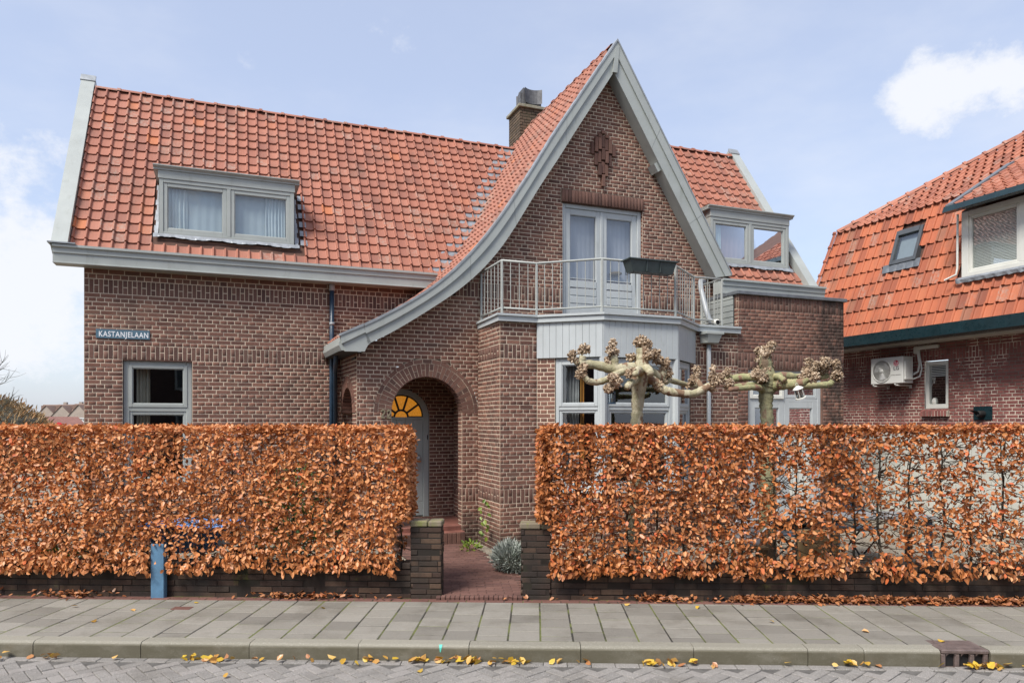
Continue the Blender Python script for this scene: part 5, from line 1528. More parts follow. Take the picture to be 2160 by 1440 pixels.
Yl = Vector((ub - ue, 0, zb - ze)); LL = Yl.length; Yl.normalize(); Xn = Vector((0, -1, 0)); Zl = Xn.cross(Yl)
rn = 9; ln = LL / rn
def dorm_n(v, z): return v < 10.02 and 4.70 < z < 6.3
for r in range(rn):
    p = Vector((ue, 0, ze)) + Yl * ln * r; zc = p.z + .14
    k = 0
    while True:
        v = vlow(p.z) - .02 - k * .2; k += 1
        if v < 6.6: break
        vc = v - .1
        if dorm_n(vc, zc): continue
        if 11.14 < vc < 11.87 and 5.40 < zc < 6.22: continue
        NT_.put((p.x, v, p.z), Xn, Yl, Zl, .2, ln, 'tile_n')
Yu = Vector((1, 0, k2)).normalized(); Zu = Xn.cross(Yu); lu = .30
for r in range(14):
    p = Vector((ub - .06, 0, zb - .03)) + Yu * lu * r; t = p.x - ub
    k = 0
    while True:
        v = 13.72 - max(0, t) - .05 - k * .2; k += 1
        if v < 6.6: break
        if v - .1 < 9.98 and t < .95: continue
        NT_.put((p.x, v, p.z), Xn, Yu, Zu, .2, lu, 'tile_u')
# dormer roof tiles, a little flatter
Yd = Vector((1.95, 0, 1.16)).normalized(); Zd = Xn.cross(Yd)
for r in range(8):
    p = Vector((13.06, 0, 6.17)) + Yd * .29 * r
    for k in range(16): NT_.put((p.x, 9.92 - k * .2, p.z), Xn, Yd, Zd, .2, .29, 'tile_u')
NT_.finish(nroof, TH, 300, vis=lambda x, y, p: x > 1740)
ridge_caps(nroof, (ue - .02, vlow(ze) + .02, ze), (ub - .02, 13.74, zb), .36, 'tile_n', .09, updir=Vector((-.5, .5, .5)))
ridge_caps(nroof, (ub, 13.72, zb), (ub + 4.4, 13.72 - 4.4, zb + 4.4 * k2), .42, 'tile_u', .10)
mb = MB(); mb.sweep([(-.02, -.24), (.0, -.24), (0, -.235), (-.01, -.03), (-.03, -.02), (-.03, 0), (.16, 0), (.4, -.02), (.4, -.24)][::-1], (12.97, 14.4, 3.895), (12.97, 5.5, 3.895)); mb.build("gutter", 'teal', nb)
mb = MB(); mb.box(12.99, 13.34, 5.5, 14.35, 3.615, 3.65); mb.build("eaves_board", 'white', nb)
# dormer
Fnd = Fr((13.30, 9.95), (13.30, 7.2)); L = Fnd.L
mb = MB(); rect_frame(mb, Fnd, 0, L, 4.80, 6.08, .14, -.1, 0, .006, wb=.10, wt=.10); mb.fbox(Fnd, 1.10, 1.26, -.1, -.003, 4.9, 5.98, .005)
mb.add([(13.3, 9.94, 4.8), (13.3, 9.94, 6.1), (14.0, 9.94, 6.5), (14.0, 9.94, 4.8)], [(0, 1, 2, 3)])
nd = mb.build("dormer", 'white', nb); tag(nd, "white dormer with a closed venetian blind and dark gutter")
sash(Fnd, .14, 1.10, 4.90, 5.98, -.02, nd, .05, 'white'); sash(Fnd, 1.26, 2.3, 4.90, 5.98, -.02, nd, .05, 'white')
for i in range(34):
    mb = MB(); z = 4.96 + i * .0288; mb.add([Fnd.pt(.18, -.066, z), Fnd.pt(1.06, -.066, z), Fnd.pt(1.06, -.072, z + .0225), Fnd.pt(.18, -.072, z + .0225)], [(0, 1, 2, 3)]); mb.build("blind_slat", 'white', nd)
room(Fnd, 0.05, L, 4.85, 6.0, -.12, .5, nd, 'room', 0)
mb = MB(); mb.sweep([(-.02, -.12), (-.01, -.02), (-.03, 0), (.1, 0), (.15, -.12)][::-1], (13.02, 10.03, 6.17), (13.02, 7.0, 6.17)); mb.build("dormer_gutter", 'teal', nd)
mb = MB(); a = Vector((13.0, 10.0, 6.20)); b = Vector((14.75, 10.0, 7.24)); mb.hexa([a + Vector((0, -.10, -.06)), a + Vector((0, .06, -.06)), a + Vector((0, .06, .02)), a + Vector((0, -.10, .03)), b + Vector((0, -.10, -.06)), b + Vector((0, .06, -.06)), b + Vector((0, .06, .02)), b + Vector((0, -.10, .03))]); mb.build("dormer_flashing", 'leadd', nd)
mb = MB(); mb.tube([(13.24, 9.98, 6.05), (13.24, 9.99, 5.0), (13.22, 10.0, 4.88), (13.16, 10.2, 4.80)], .02, 8); mb.build("overflow_pipe", 'white', nd)
mb = MB(); n = 40; A = []
for i in range(n + 1):
    v = 10.06 - 2.8 * i / n; wv = abs(math.sin(v * math.pi / .2)) * .02; A.append(((13.29, v, 4.82), (13.27, v, 4.78), (13.30 + wv - .03, v, 4.70 + wv)))
for a, b in zip(A, A[1:]): mb.add([*a, *b], [(0, 1, 4, 3), (1, 2, 5, 4)])
mb.build("dormer_apron", 'lead', nd)
# roof window set into the lower slope
def onslope(v, h, n): return Vector((ue, v, ze)) + Yl * h + Zl * n
h0, h1, va, vb2 = 1.62, 2.42, 11.83, 11.17
sk = MB()
def sbox(mb, v0, v1, ha, hb, n0, n1): mb.hexa([onslope(v0, ha, n0), onslope(v1, ha, n0), onslope(v1, hb, n0), onslope(v0, hb, n0), onslope(v0, ha, n1), onslope(v1, ha, n1), onslope(v1, hb, n1), onslope(v0, hb, n1)])
sbox(sk, va, va - .075, h0, h1, -.05, .085); sbox(sk, vb2 + .075, vb2, h0, h1, -.05, .085); sbox(sk, va - .075, vb2 + .075, h0, h0 + .09, -.05, .08); sbox(sk, va - .075, vb2 + .075, h1 - .12, h1, -.05, .10)
MAT['skyframe'] = m_plain("roof_window_grey", (0.075, 0.082, 0.088), .4, .1, 6)
sk = sk.build("roof_window", 'skyframe', nb)
mb = MB(); mb.add([onslope(va - .07, h0 + .08, .05), onslope(vb2 + .07, h0 + .08, .05), onslope(vb2 + .07, h1 - .11, .05), onslope(va - .07, h1 - .11, .05)], [(0, 1, 2, 3)]); mb.build("pane", 'glass', sk)
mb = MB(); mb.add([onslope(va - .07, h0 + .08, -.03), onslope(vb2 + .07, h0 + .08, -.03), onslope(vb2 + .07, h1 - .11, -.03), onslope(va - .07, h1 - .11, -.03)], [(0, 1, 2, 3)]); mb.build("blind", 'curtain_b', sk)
mb = MB(); A = []
for i in range(31):
    v = va + .16 - (va - vb2 + .28) * i / 30; wv = abs(math.sin(v * math.pi / .2)) * .022; A.append((onslope(v, h0 + .02, .06), onslope(v, h0 - .16 - wv, .05 + wv)))
for a, b in zip(A, A[1:]): mb.add([*a, *b], [(0, 1, 3, 2)])
mb.build("lead_apron", 'leadd', sk)
# small window with ventilation slats and herringbone brick sill
Fnw = Fr((UN, 10.777), (UN, 10.251)); L = Fnw.L
mb = MB(); rect_frame(mb, Fnw, .004, L - .004, 2.285, 3.242, .075, -.12, -.03, .005, wb=.09)
sw = mb.build("window", 'white', nb); tag(sw, "small white window with ventilation slats above the pane")
pane(Fnw, .08, L - .08, 2.37, 2.92, -.07, sw)
for i in range(7):
    mb = MB(); z = 2.935 + i * .034; mb.add([Fnw.pt(.08, -.045, z), Fnw.pt(L - .08, -.045, z), Fnw.pt(L - .08, -.07, z + .022), Fnw.pt(.08, -.07, z + .022)], [(0, 1, 2, 3)]); mb.build("vent_slat", 'white', sw)
room(Fnw, 0.03, L - .03, 2.3, 3.2, -.12, .5, sw, 'room', 0)
mb = MB(); mb.lathe([(.0, 0), (.05, .0), (.06, .04), (.05, .1), (.02, .13)], Fnw.pt(.16, -.1, 2.38), 12); mb.build("ornament", 'white', sw)
for i in range(9):
    mb = MB(); s = -.04 + i * .0655; mb.add([Fnw.pt(s + .03, .0, 2.275), Fnw.pt(s + .085, .0, 2.275), Fnw.pt(s + .055, .07, 2.235), Fnw.pt(s, .07, 2.235), Fnw.pt(s + .005, .075, 2.13), Fnw.pt(s + .06, .075, 2.13)], [(0, 1, 2, 3), (3, 2, 5, 4)]); mb.build("sill_brick", 'brick_n', sw)
mb = MB(); mb.hexa([Fnw.pt(-.03, -.02, 2.125), Fnw.pt(L + .03, -.02, 2.125), Fnw.pt(L + .03, .066, 2.125), Fnw.pt(-.03, .066, 2.125), Fnw.pt(-.03, -.02, 2.27), Fnw.pt(L + .03, -.02, 2.27), Fnw.pt(L + .03, .062, 2.232), Fnw.pt(-.03, .062, 2.232)]); mb.build("sill_bed", 'mortar_n', sw)

# ---- air conditioner on the neighbour's wall
def text(name, s, F, s0, d, z, size, mat, parent, ext=.002, xs=1.0, align='LEFT', loc_off=None):
    cu = bpy.data.curves.new(name, 'FONT'); cu.body = s; cu.size = size; cu.extrude = ext; cu.align_x = align; cu.space_character = 1.12; cu.offset = size * .018
    cu.materials.append(MAT[mat]); o = bpy.data.objects.new(name, cu); COL.objects.link(o); o.parent = parent
    p = F.pt(s0, d, z)
    if parent is not None and "off" in parent.keys(): p = p + Vector(tuple(parent["off"]))
    o.matrix_local = Matrix(((F.a.x, 0, F.n.x, p.x), (F.a.y, 0, F.n.y, p.y), (0, 1, 0, p.z), (0, 0, 0, 1))) @ Matrix.Diagonal((xs, 1, 1, 1))
    me = bpy.data.meshes.new_from_object(o.evaluated_get(bpy.context.evaluated_depsgraph_get())); me.name = name
    m = bpy.data.objects.new(name, me); COL.objects.link(m); m.parent = parent; m.matrix_local = o.matrix_local.copy(); bpy.data.objects.remove(o); m.name = name
    return m
MAT['acwhite'] = m_plain("ac_white", (0.60, 0.60, 0.565), .4, .03, 3)
MAT['acgrey'] = m_plain("ac_grille", (0.34, 0.33, 0.31), .5, .08, 20)
MAT['lgred'] = m_plain("logo_red", (0.42, 0.02, 0.045), .4, .02)
MAT['lgtext'] = m_plain("logo_grey", (0.10, 0.10, 0.105), .4, .02)
ac = thing("air_conditioner", "white wall mounted air conditioner unit with round fan and red logo", "air conditioner", (13.1, 11.36, 2.78), TH)
Fa = Fr((12.93, 11.75), (12.93, 10.955)); L = Fa.L; za, zc_ = 2.815, 3.37
mb = MB(); mb.fbox(Fa, 0, L, -.30, 0, za, zc_, .012); mb.build("casing", 'acwhite', ac)
cfan = (.285, 3.09)
mb = MB()
for r0, r1, d in ((.225, .240, .012),): mb.lathe([(r0, 0), (r0, d), (r1, d), (r1, 0)], Fa.pt(cfan[0], 0, cfan[1]), 32, Fa.n)
mb.build("fan_ring", 'acwhite', ac, True)
mb = MB(); mb.lathe([(.001, .0), (.224, .0)], Fa.pt(cfan[0], .002, cfan[1]), 32, Fa.n); mb.build("fan_recess", 'acgrey', ac)
for i in range(40):
    t = 2 * math.pi * i / 40; e = .18; mb = MB(); mb.tube([Fa.pt(cfan[0] + r * math.cos(t + e * r / .22), .010, cfan[1] + r * math.sin(t + e * r / .22)) for r in (.045, .10, .16, .226)], .0022, 4); mb.build("grille_bar", 'acwhite', ac)
mb = MB()
for i in range(3):
    t = 2 * math.pi * i / 3 + .4
    q = [Fa.pt(cfan[0] + r * math.cos(t + a), .004 + .003 * a, cfan[1] + r * math.sin(t + a)) for r, a in ((.03, 0), (.20, -.2), (.20, .75), (.03, .6))]; mb.add(q, [(0, 1, 2, 3)])
mb.build("fan_blades", 'curtain_s', ac)
mb = MB(); mb.lathe([(.001, .016), (.04, .016), (.045, .004)], Fa.pt(cfan[0], 0, cfan[1]), 20, Fa.n); mb.build("fan_hub", 'acwhite', ac, True)
mb = MB(); mb.lathe([(.001, .003), (.062, .003), (.062, .0)], Fa.pt(.635, .0, 3.235), 24, Fa.n); mb.build("logo_disc", 'lgred', ac)
mb = MB(); Lc = (.635, 3.235)
for i in range(14):
    t0, t1 = math.radians(90 + 300 * i / 14), math.radians(90 + 300 * (i + 1) / 14)
    mb.add([Fa.pt(Lc[0] + r * math.cos(t), .0045, Lc[1] + r * math.sin(t)) for r, t in ((.043, t0), (.050, t0), (.050, t1), (.043, t1))], [(0, 1, 2, 3)])
mb.fbox(Fa, Lc[0] - .004, Lc[0] + .002, .003, .0045, Lc[1] - .022, Lc[1] + .026); mb.fbox(Fa, Lc[0] + .002, Lc[0] + .018, .003, .0045, Lc[1] - .022, Lc[1] - .016); mb.fbox(Fa, Lc[0] + .02, Lc[0] + .047, .003, .0045, Lc[1] - .003, Lc[1] + .003); mb.fbox(Fa, Lc[0] - .026, Lc[0] - .014, .003, .0045, Lc[1] + .012, Lc[1] + .024)
mb.build("logo_mark", 'signwhite', ac)
text("brand_letters", "LG", Fa, .575, .003, 3.095, .105, 'lgtext', ac)
text("small_print", "DUAL Inverter", Fa, .52, .003, 2.985, .034, 'acgrey', ac)
Fs = Fr((12.93, 10.955), (13.23, 10.955))
mb = MB(); mb.fbox(Fs, .03, .26, 0, .035, 2.88, 3.28, .02); mb.fbox(Fs, .06, .16, .03, .045, 3.215, 3.235, .003); mb.build("valve_cover", 'acwhite', ac)
mb = MB(); mb.fbox(Fs, .06, .16, .036, .0365, 3.22, 3.232); mb.build("cover_slot", 'black', ac)
for s in (.12, .66):
    mb = MB(); mb.tube([Fa.pt(s, .06, 2.80), Fa.pt(s, .04, 2.775), Fa.pt(s, -.38, 2.775)], .016, 8); mb.fbox(Fa, s - .02, s + .02, -.4, -.36, 2.72, 2.79); mb.build("bracket", 'acwhite', ac)
mb = MB(); mb.tube([(13.22, 10.94, 3.0), (13.25, 10.86, 3.05), (13.27, 10.84, 3.2), (13.27, 10.90, 3.50)], .02, 8); mb.build("pipe", 'acwhite', ac)
mb = MB(); mb.tube([(13.20, 10.94, 2.90), (13.25, 10.82, 2.95), (13.27, 10.79, 3.1), (13.27, 10.86, 3.50)], .016, 8); mb.build("pipe", 'acwhite', ac)
mb = MB(); mb.box(13.25, 13.325, 10.42, 10.98, 3.50, 3.57, .015); mb.box(13.25, 13.325, 10.86, 10.98, 3.42, 3.55, .015); mb.build("pipe_cover", 'acwhite', ac)
# ---- flue terminal
fl = thing("flue_terminal", "dark square flue plate with short pipe on the neighbouring wall", "flue", (13.3, 9.53, 2.05), TH)
Ff = Fr((UN, 9.72), (UN, 9.35)); mb = MB(); mb.fbox(Ff, 0, Ff.L, .0, .014, 2.05, 2.31, .003); mb.build("plate", 'teal', fl)
mb = MB(); mb.lathe([(.001, .0), (.065, .0), (.06, .13), (.045, .16), (.0445, .13), (.001, .12)], Ff.pt(.19, .01, 2.165), 18, Ff.n); mb.add([Ff.pt(.125, .13, 2.21), Ff.pt(.125, .30, 2.235), Ff.pt(.21, .13, 2.21), Ff.pt(.17, .30, 2.235), Ff.pt(.15, .14, 2.15)], [(0, 1, 3, 2), (0, 4, 1), (2, 3, 4), (1, 4, 3)]); mb.build("pipe", 'black', fl)

# ================================================================== THINGS ON THE HOUSE
sg = thing("street_sign", "blue enamel street name plate reading KASTANJELAAN on the brick wall", "street sign", (-1.5, 12.69, 3.3), TH)
Fsn = Fr((-1.879, V0), (-1.135, V0)); mb = MB(); mb.fbox(Fsn, 0, Fsn.L, .006, .018, 3.30, 3.442, .004); mb.fbox(Fsn, .006, Fsn.L - .006, .002, .012, 3.306, 3.436); mb.build("plate", 'signblue', sg)
text("lettering", "KASTANJELAAN", Fsn, .037, .0195, 3.328, .118, 'signwhite', sg, .0015, .745)
fb = thing("flower_box", "empty dark plastic flower box hooked on the balcony railing", "flower box", (6.05, 9.62, 4.3), TH)
mb = MB(); a, b = (5.64, 6.46), (5.69, 6.41); y0, y1 = (9.50, 9.735), (9.535, 9.70)
c = [(b[0], y1[0], 4.29), (b[1], y1[0], 4.29), (b[1], y1[1], 4.29), (b[0], y1[1], 4.29), (a[0], y0[0], 4.47), (a[1], y0[0], 4.47), (a[1], y0[1], 4.47), (a[0], y0[1], 4.47)]
mb.add(c, [(3, 2, 1, 0), (0, 1, 5, 4), (1, 2, 6, 5), (2, 3, 7, 6), (3, 0, 4, 7)])
mb.build("trough", 'dplastic', fb)
mb = MB(); e = .022
for (x0, x1, q0, q1) in ((a[0] - e, a[1] + e, y0[0] - e, y0[0] + .004), (a[0] - e, a[1] + e, y0[1] - .004, y0[1] + e), (a[0] - e, a[0] + .004, y0[0] - e, y0[1] + e), (a[1] - .004, a[1] + e, y0[0] - e, y0[1] + e)): mb.box(x0, x1, q0, q1, 4.465 + random.uniform(0, .001), 4.487, .004)
mb.build("rim", 'dplastic', fb)
for x in (5.93, 6.17): 
    mb = MB(); mb.box(x - .004, x + .004, 9.494, 9.53, 4.30, 4.46); mb.build("rib", 'dplastic', fb)
mb = MB(); mb.tube([(5.70, 9.76, 4.51), (5.70, 9.74, 4.27), (5.70, 9.52, 4.265), (5.70, 9.5, 4.30)], .005, 5); mb.build("hook", 'black', fb)
mb = MB(); mb.tube([(6.40, 9.76, 4.51), (6.40, 9.74, 4.27), (6.40, 9.52, 4.265), (6.40, 9.5, 4.30)], .005, 5); mb.build("hook", 'black', fb)

# ================================================================== POLLARDED PLANE TREES
def m_bark(name, a, b, c):
    t = NT(name); n = t.noise(7, 4, .55, stretch=(1, 1, .5)); n2 = t.noise(16, 4, .6)
    col = t.ramp(n, [(.43, a), (.455, b), (.54, b), (.565, c), (.72, c)]); col = t.mix(t.math('MULTIPLY', n2, .4), col, t.mix(1, col, (.62, .58, .5), 'MULTIPLY'))
    col = t.mix(t.smooth(t.noise(45, 4, .7), .5, .75, 0, .4), col, (0.14, 0.10, 0.065)); return t.done(col, .8, t.noise(22, 6, .7), .02, .8)
MAT['bark1'] = m_bark("pale_plane_bark", (0.24, 0.15, 0.09), (0.50, 0.455, 0.31), (0.38, 0.35, 0.215))
MAT['bark2'] = m_bark("olive_plane_bark", (0.17, 0.12, 0.075), (0.22, 0.215, 0.125), (0.28, 0.27, 0.15))
MAT['bark3'] = m_bark("greenish_plane_branch", (0.27, 0.155, 0.10), (0.31, 0.31, 0.155), (0.40, 0.36, 0.19))
def m_knuckle():
    t = NT("pollard_knuckle"); r = t.rnd(); c = t.ramp(r, [(0, (0.13, 0.08, 0.045)), (.35, (0.32, 0.225, 0.14)), (.7, (0.44, 0.33, 0.225)), (1, (0.56, 0.46, 0.34))])
    return t.done(c, .85, t.noise(50, 4), .008, .6)
MAT['knuckle'] = m_knuckle()
def cat(pts, rad, n=7):
    P = [Vector(p) for p in pts]; R, Q = [], []
    for i in range(len(P) - 1):
        p0, p1, p2, p3 = P[max(i - 1, 0)], P[i], P[i + 1], P[min(i + 2, len(P) - 1)]
        for j in range(n):
            t = j / n; Q.append(.5 * ((2 * p1) + (p2 - p0) * t + (2 * p0 - 5 * p1 + 4 * p2 - p3) * t * t + (3 * p1 - p0 - 3 * p2 + p3) * t ** 3)); R.append((rad[i] * (1 - t) + rad[i + 1] * t) * random.uniform(.90, 1.10))
    Q.append(P[-1]); R.append(rad[-1]); return Q, R
def knuckle(t, x, y, z, rx, rz):
    rx, rz = rx * 1.12, rz * 1.1
    n = int(min(340, 70 + 17000 * rx * rz)); mb = MB()
    subs = [(Vector((x, y, z)), rx * .62, rz * .66)]
    for _ in range(4):
        s_ = random.uniform(.38, .58); subs.append((Vector((x + random.gauss(0, .42) * rx, y + random.gauss(0, .4) * rx, z + random.gauss(.05, .45) * rz)), rx * s_, rz * s_))
    for c_, a_, b_ in subs:
        mb.lathe([(math.sin(math.pi * i / 5) * a_ * .8 + .001, -math.cos(math.pi * i / 5) * b_ * .8) for i in range(6)], c_, 7, (random.gauss(0, .3), random.gauss(0, .3), 1))
    mb.r = [.05] * len(mb.f)
    for _ in range(n):
        c_, a_, b_ = random.choice(subs)
        d = Vector((random.gauss(0, 1), random.gauss(0, 1), random.gauss(.15, 1))).normalized(); p = Vector((c_.x + d.x * a_ * .8, c_.y + d.y * a_ * .8, c_.z + d.z * b_ * .8))
        l = random.uniform(.010, .036); w = random.uniform(.005, .015); o = (d + Vector((random.gauss(0, .5), random.gauss(0, .5), random.gauss(.25, .5)))).normalized()
        s = o.cross(Vector((random.random(), random.random(), random.random()))).normalized(); b = o.cross(s); bend = s * random.uniform(-.4, .4) * l
        q = [p + s * w, p + b * w, p - s * w, p - b * w]; tp = p + o * l + bend
        e = [tp + s * w * 1.1, tp + b * w * .9, tp - s * w * 1.1, tp - b * w * .9]
        mb.add(q + e, [(0, 1, 5, 4), (1, 2, 6, 5), (2, 3, 7, 6), (3, 0, 4, 7), (4, 5, 6, 7)], random.random())
    mb.build("knuckle", 'knuckle', t)
def plane_tree(label, base, trunk, tr, branches, knobs, m1, m2):
    t = thing("plane_tree", label, "tree", base, 0, "pollarded plane trees in the front garden")
    P, R = cat([base] + trunk, tr); mb = MB(); mb.tube(P, R, 14); mb.build("trunk", m1, t, True)
    for pts, r0, r1 in branches:
        r0, r1 = r0 * 1.12, r1 * 1.15; P, R = cat(pts, [r0 + (r1 - r0) * i / (len(pts) - 1) for i in range(len(pts))]); mb = MB(); mb.tube(P, R, 10); mb.build("branch", m2, t, True)
    for k in knobs: knuckle(t, *k)
    return t
T1b = [[(1.62, 9.3, 2.65), (1.51, 9.25, 2.7), (1.32, 9.2, 2.68), (1.05, 9.15, 2.73), (0.84, 9.1, 2.75)], [(1.46, 9.2, 2.67), (1.31, 9.1, 2.61), (1.18, 9.0, 2.54), (1.04, 8.95, 2.5), (0.92, 8.9, 2.52)], [(1.61, 9.3, 2.56), (1.48, 9.0, 2.5), (1.4, 8.85, 2.43)], [(1.64, 9.25, 2.62), (1.58, 9.05, 2.67), (1.5, 8.85, 2.59)], [(1.68, 9.3, 2.71), (1.72, 9.15, 2.67), (1.72, 9.0, 2.61)], [(1.74, 9.3, 2.69), (1.87, 9.4, 2.62), (2.0, 9.5, 2.54), (2.09, 9.65, 2.57), (2.39, 9.9, 2.52), (2.71, 10.1, 2.5)], [(1.71, 9.3, 2.59), (1.83, 9.25, 2.52), (1.91, 9.2, 2.43), (2.04, 9.2, 2.39), (2.3, 9.25, 2.37), (2.47, 9.3, 2.44), (2.54, 9.3, 2.48)], [(1.3, 9.2, 2.69), (1.29, 9.2, 2.79), (1.28, 9.2, 2.85)], [(0.87, 9.1, 2.75), (0.89, 9.1, 2.84)], [(0.84, 9.1, 2.75), (0.76, 9.1, 2.81)], [(0.93, 8.9, 2.52), (0.87, 8.9, 2.59)], [(1.95, 9.45, 2.6), (1.99, 9.45, 2.69)], [(2.51, 9.6, 2.47), (2.47, 9.7, 2.58)]]
T1r = [(.075, .045), (.042, .034), (.05, .035), (.05, .034), (.06, .04), (.055, .024), (.055, .04), (.055, .045), (.04, .04), (.04, .035), (.035, .03), (.05, .04), (.035, .035)]
T1k = [(1.72, 9.3, 3.0, 0.122, 0.109), (1.75, 9.3, 2.87, 0.091, 0.085), (1.86, 9.3, 2.89, 0.049, 0.061), (1.28, 9.2, 2.9, 0.067, 0.091), (0.9, 9.1, 2.93, 0.061, 0.091), (0.74, 9.1, 2.83, 0.061, 0.079), (0.86, 8.9, 2.64, 0.073, 0.097), (1.27, 8.85, 2.49, 0.109, 0.085), (1.17, 8.85, 2.4, 0.061, 0.061), (1.99, 9.45, 2.72, 0.079, 0.097), (1.88, 9.2, 2.46, 0.061, 0.073), (2.03, 9.45, 2.63, 0.055, 0.085), (2.58, 9.3, 2.56, 0.079, 0.134), (2.48, 9.7, 2.64, 0.073, 0.085), (2.43, 9.8, 2.55, 0.049, 0.055), (1.45, 8.9, 2.6, 0.043, 0.043), (1.23, 9.2, 2.79, 0.043, 0.049), (1.52, 9.3, 2.81, 0.055, 0.043), (1.86, 9.4, 2.81, 0.049, 0.049)]
plane_tree("pollarded plane tree with pale peeling bark before the bay window", (1.57, 9.3, 0), [(1.59, 9.3, 1.58), (1.6, 9.3, 1.98), (1.61, 9.3, 2.25), (1.63, 9.3, 2.48), (1.65, 9.3, 2.65), (1.67, 9.3, 2.83), (1.68, 9.3, 2.95)], [.115, .084, .077, .075, .103, .112, .09, .082], [(b, *r) for b, r in zip(T1b, T1r)], T1k, 'bark1', 'bark1')
T2b = [[(3.36, 9.6, 2.58), (3.23, 9.7, 2.61), (3.08, 9.8, 2.61), (2.9, 9.85, 2.58), (2.78, 9.9, 2.57)], [(3.34, 9.6, 2.5), (3.17, 9.5, 2.5), (2.96, 9.4, 2.48), (2.86, 9.35, 2.46)], [(3.34, 9.6, 2.44), (3.15, 9.4, 2.46), (2.9, 9.25, 2.44), (2.74, 9.15, 2.42)], [(3.42, 9.6, 2.59), (3.63, 9.75, 2.63), (3.95, 9.9, 2.62), (4.24, 10.05, 2.63), (4.39, 10.1, 2.66)], [(3.44, 9.6, 2.62), (3.47, 9.4, 2.59), (3.5, 9.3, 2.54)], [(3.42, 9.6, 2.48), (3.52, 9.45, 2.5), (3.61, 9.35, 2.5), (3.71, 9.3, 2.52), (3.78, 9.3, 2.56)], [(3.54, 9.5, 2.49), (3.77, 9.6, 2.49), (4.06, 9.7, 2.5), (4.26, 9.75, 2.52), (4.31, 9.75, 2.56)], [(2.83, 9.4, 2.56), (2.81, 9.4, 2.62)]]
T2r = [(.055, .038), (.04, .03), (.045, .026), (.055, .035), (.04, .03), (.07, .045), (.045, .034), (.03, .03)]
T2k = [(3.34, 9.6, 2.94, 0.107, 0.107), (3.34, 9.6, 2.81, 0.082, 0.088), (3.38, 9.6, 2.7, 0.082, 0.075), (3.24, 9.45, 2.59, 0.088, 0.088), (3.19, 9.45, 2.63, 0.056, 0.056), (2.75, 9.2, 2.5, 0.075, 0.094), (2.75, 9.3, 2.63, 0.05, 0.063), (3.78, 9.3, 2.65, 0.088, 0.113), (3.74, 9.3, 2.56, 0.056, 0.063), (4.14, 9.9, 2.77, 0.1, 0.088), (4.33, 10.0, 2.79, 0.107, 0.088), (4.46, 10.0, 2.76, 0.082, 0.1), (4.39, 9.8, 2.65, 0.075, 0.075), (4.25, 10.0, 2.71, 0.088, 0.056), (3.5, 9.4, 2.53, 0.044, 0.044)]
plane_tree("pollarded plane tree with olive green bark before the extension", (3.38, 9.6, 0), [(3.38, 9.6, 1.57), (3.38, 9.6, 1.98), (3.36, 9.6, 2.26), (3.37, 9.6, 2.44), (3.39, 9.6, 2.54), (3.37, 9.6, 2.7), (3.34, 9.6, 2.89)], [.12, .09, .085, .083, .115, .12, .085, .075], [(b, *r) for b, r in zip(T2b, T2r)], T2k, 'bark2', 'bark3')
# lanterns hanging in the trees
def lantern(label, p, r, h, mat, gl, tilt):
    t = thing("lantern", label, "lantern", (0, 0, 0)); t.location = p; t.rotation_euler = tilt; t["off"] = (0, 0, 0)
    mb = MB(); mb.lathe([(r * 1.15, 0), (r * 1.15, h * .08), (r, h * .10)], (0, 0, 0), 16); mb.build("base", mat, t)
    mb = MB(); mb.lathe([(r * 1.15, h * .78), (r * .9, h * .86), (r * .35, h * .97), (r * .3, h * 1.0)], (0, 0, 0), 16); mb.build("lid", mat, t)
    for k in range(6):
        a = math.pi * k / 3; mb = MB(); mb.tube([(r * .95 * math.cos(a), r * .95 * math.sin(a), h * .08), (r * .95 * math.cos(a), r * .95 * math.sin(a), h * .8)], r * .09, 5); mb.build("bar", mat, t)
    mb = MB(); mb.lathe([(r * .85, h * .1), (r * .85, h * .78)], (0, 0, 0), 16); mb.build("glass", gl, t)
    mb = MB(); mb.lathe([(r * .4, h * .1), (r * .4, h * .4)], (0, 0, 0), 10); mb.build("candle", 'curtain_w', t)
    mb = MB(); mb.tube([(r * .3 * math.cos(x), 0, h * 1.0 + r * .6 * math.sin(x)) for x in [math.pi * i / 8 for i in range(9)]], r * .05, 5); mb.build("handle", mat, t)
lantern("small navy blue lantern hanging under a plane tree branch", (1.22, 8.87, 2.232), .046, .17, 'navy', 'glass', (0, 0, 0))
lantern("white tilted lantern hanging under a plane tree branch", (3.665, 9.2, 2.31), .058, .17, 'white', 'glass', (.15, -.35, 0))

# ================================================================== GARDEN THINGS
MAT['postblue'] = m_plain("blue_post_paint", (0.10, 0.21, 0.33), .5, .15, 9, dirt=(11, .52, .7, (0.06, 0.11, 0.16)))
post = thing("blue_post", "short blue painted steel post standing before the low wall", "post", (-4.33, 8.16, 0), TS)
mb = MB(); mb.box(-4.405, -4.255, 8.155, 8.17, -.01, .62, .003); mb.build("face", 'postblue', post)
for x in (-4.41, -4.262): 
    mb = MB(); mb.box(x, x + .012, 8.17, 8.225, -.01, .62, .003); mb.build("flange", 'postblue', post)
MAT['brightblue'] = m_plain("bright_blue_plastic", (0.10, 0.30, 0.66), .35, .1, 5)
wb = thing("wheelbarrow", "bright blue wheelbarrow standing behind the dense hedge", "wheelbarrow", (-4.15, 9.6, 0), 0)
mb = MB(); c = [(-4.50, 9.25, .34), (-3.85, 9.30, .34), (-3.85, 9.75, .34), (-4.50, 9.75, .34), (-4.68, 9.12, .70), (-3.62, 9.15, .66), (-3.62, 9.90, .66), (-4.68, 9.90, .70)]
mb.add(c, [(3, 2, 1, 0), (0, 1, 5, 4), (1, 2, 6, 5), (2, 3, 7, 6), (3, 0, 4, 7)]); mb.build("tray", 'brightblue', wb)
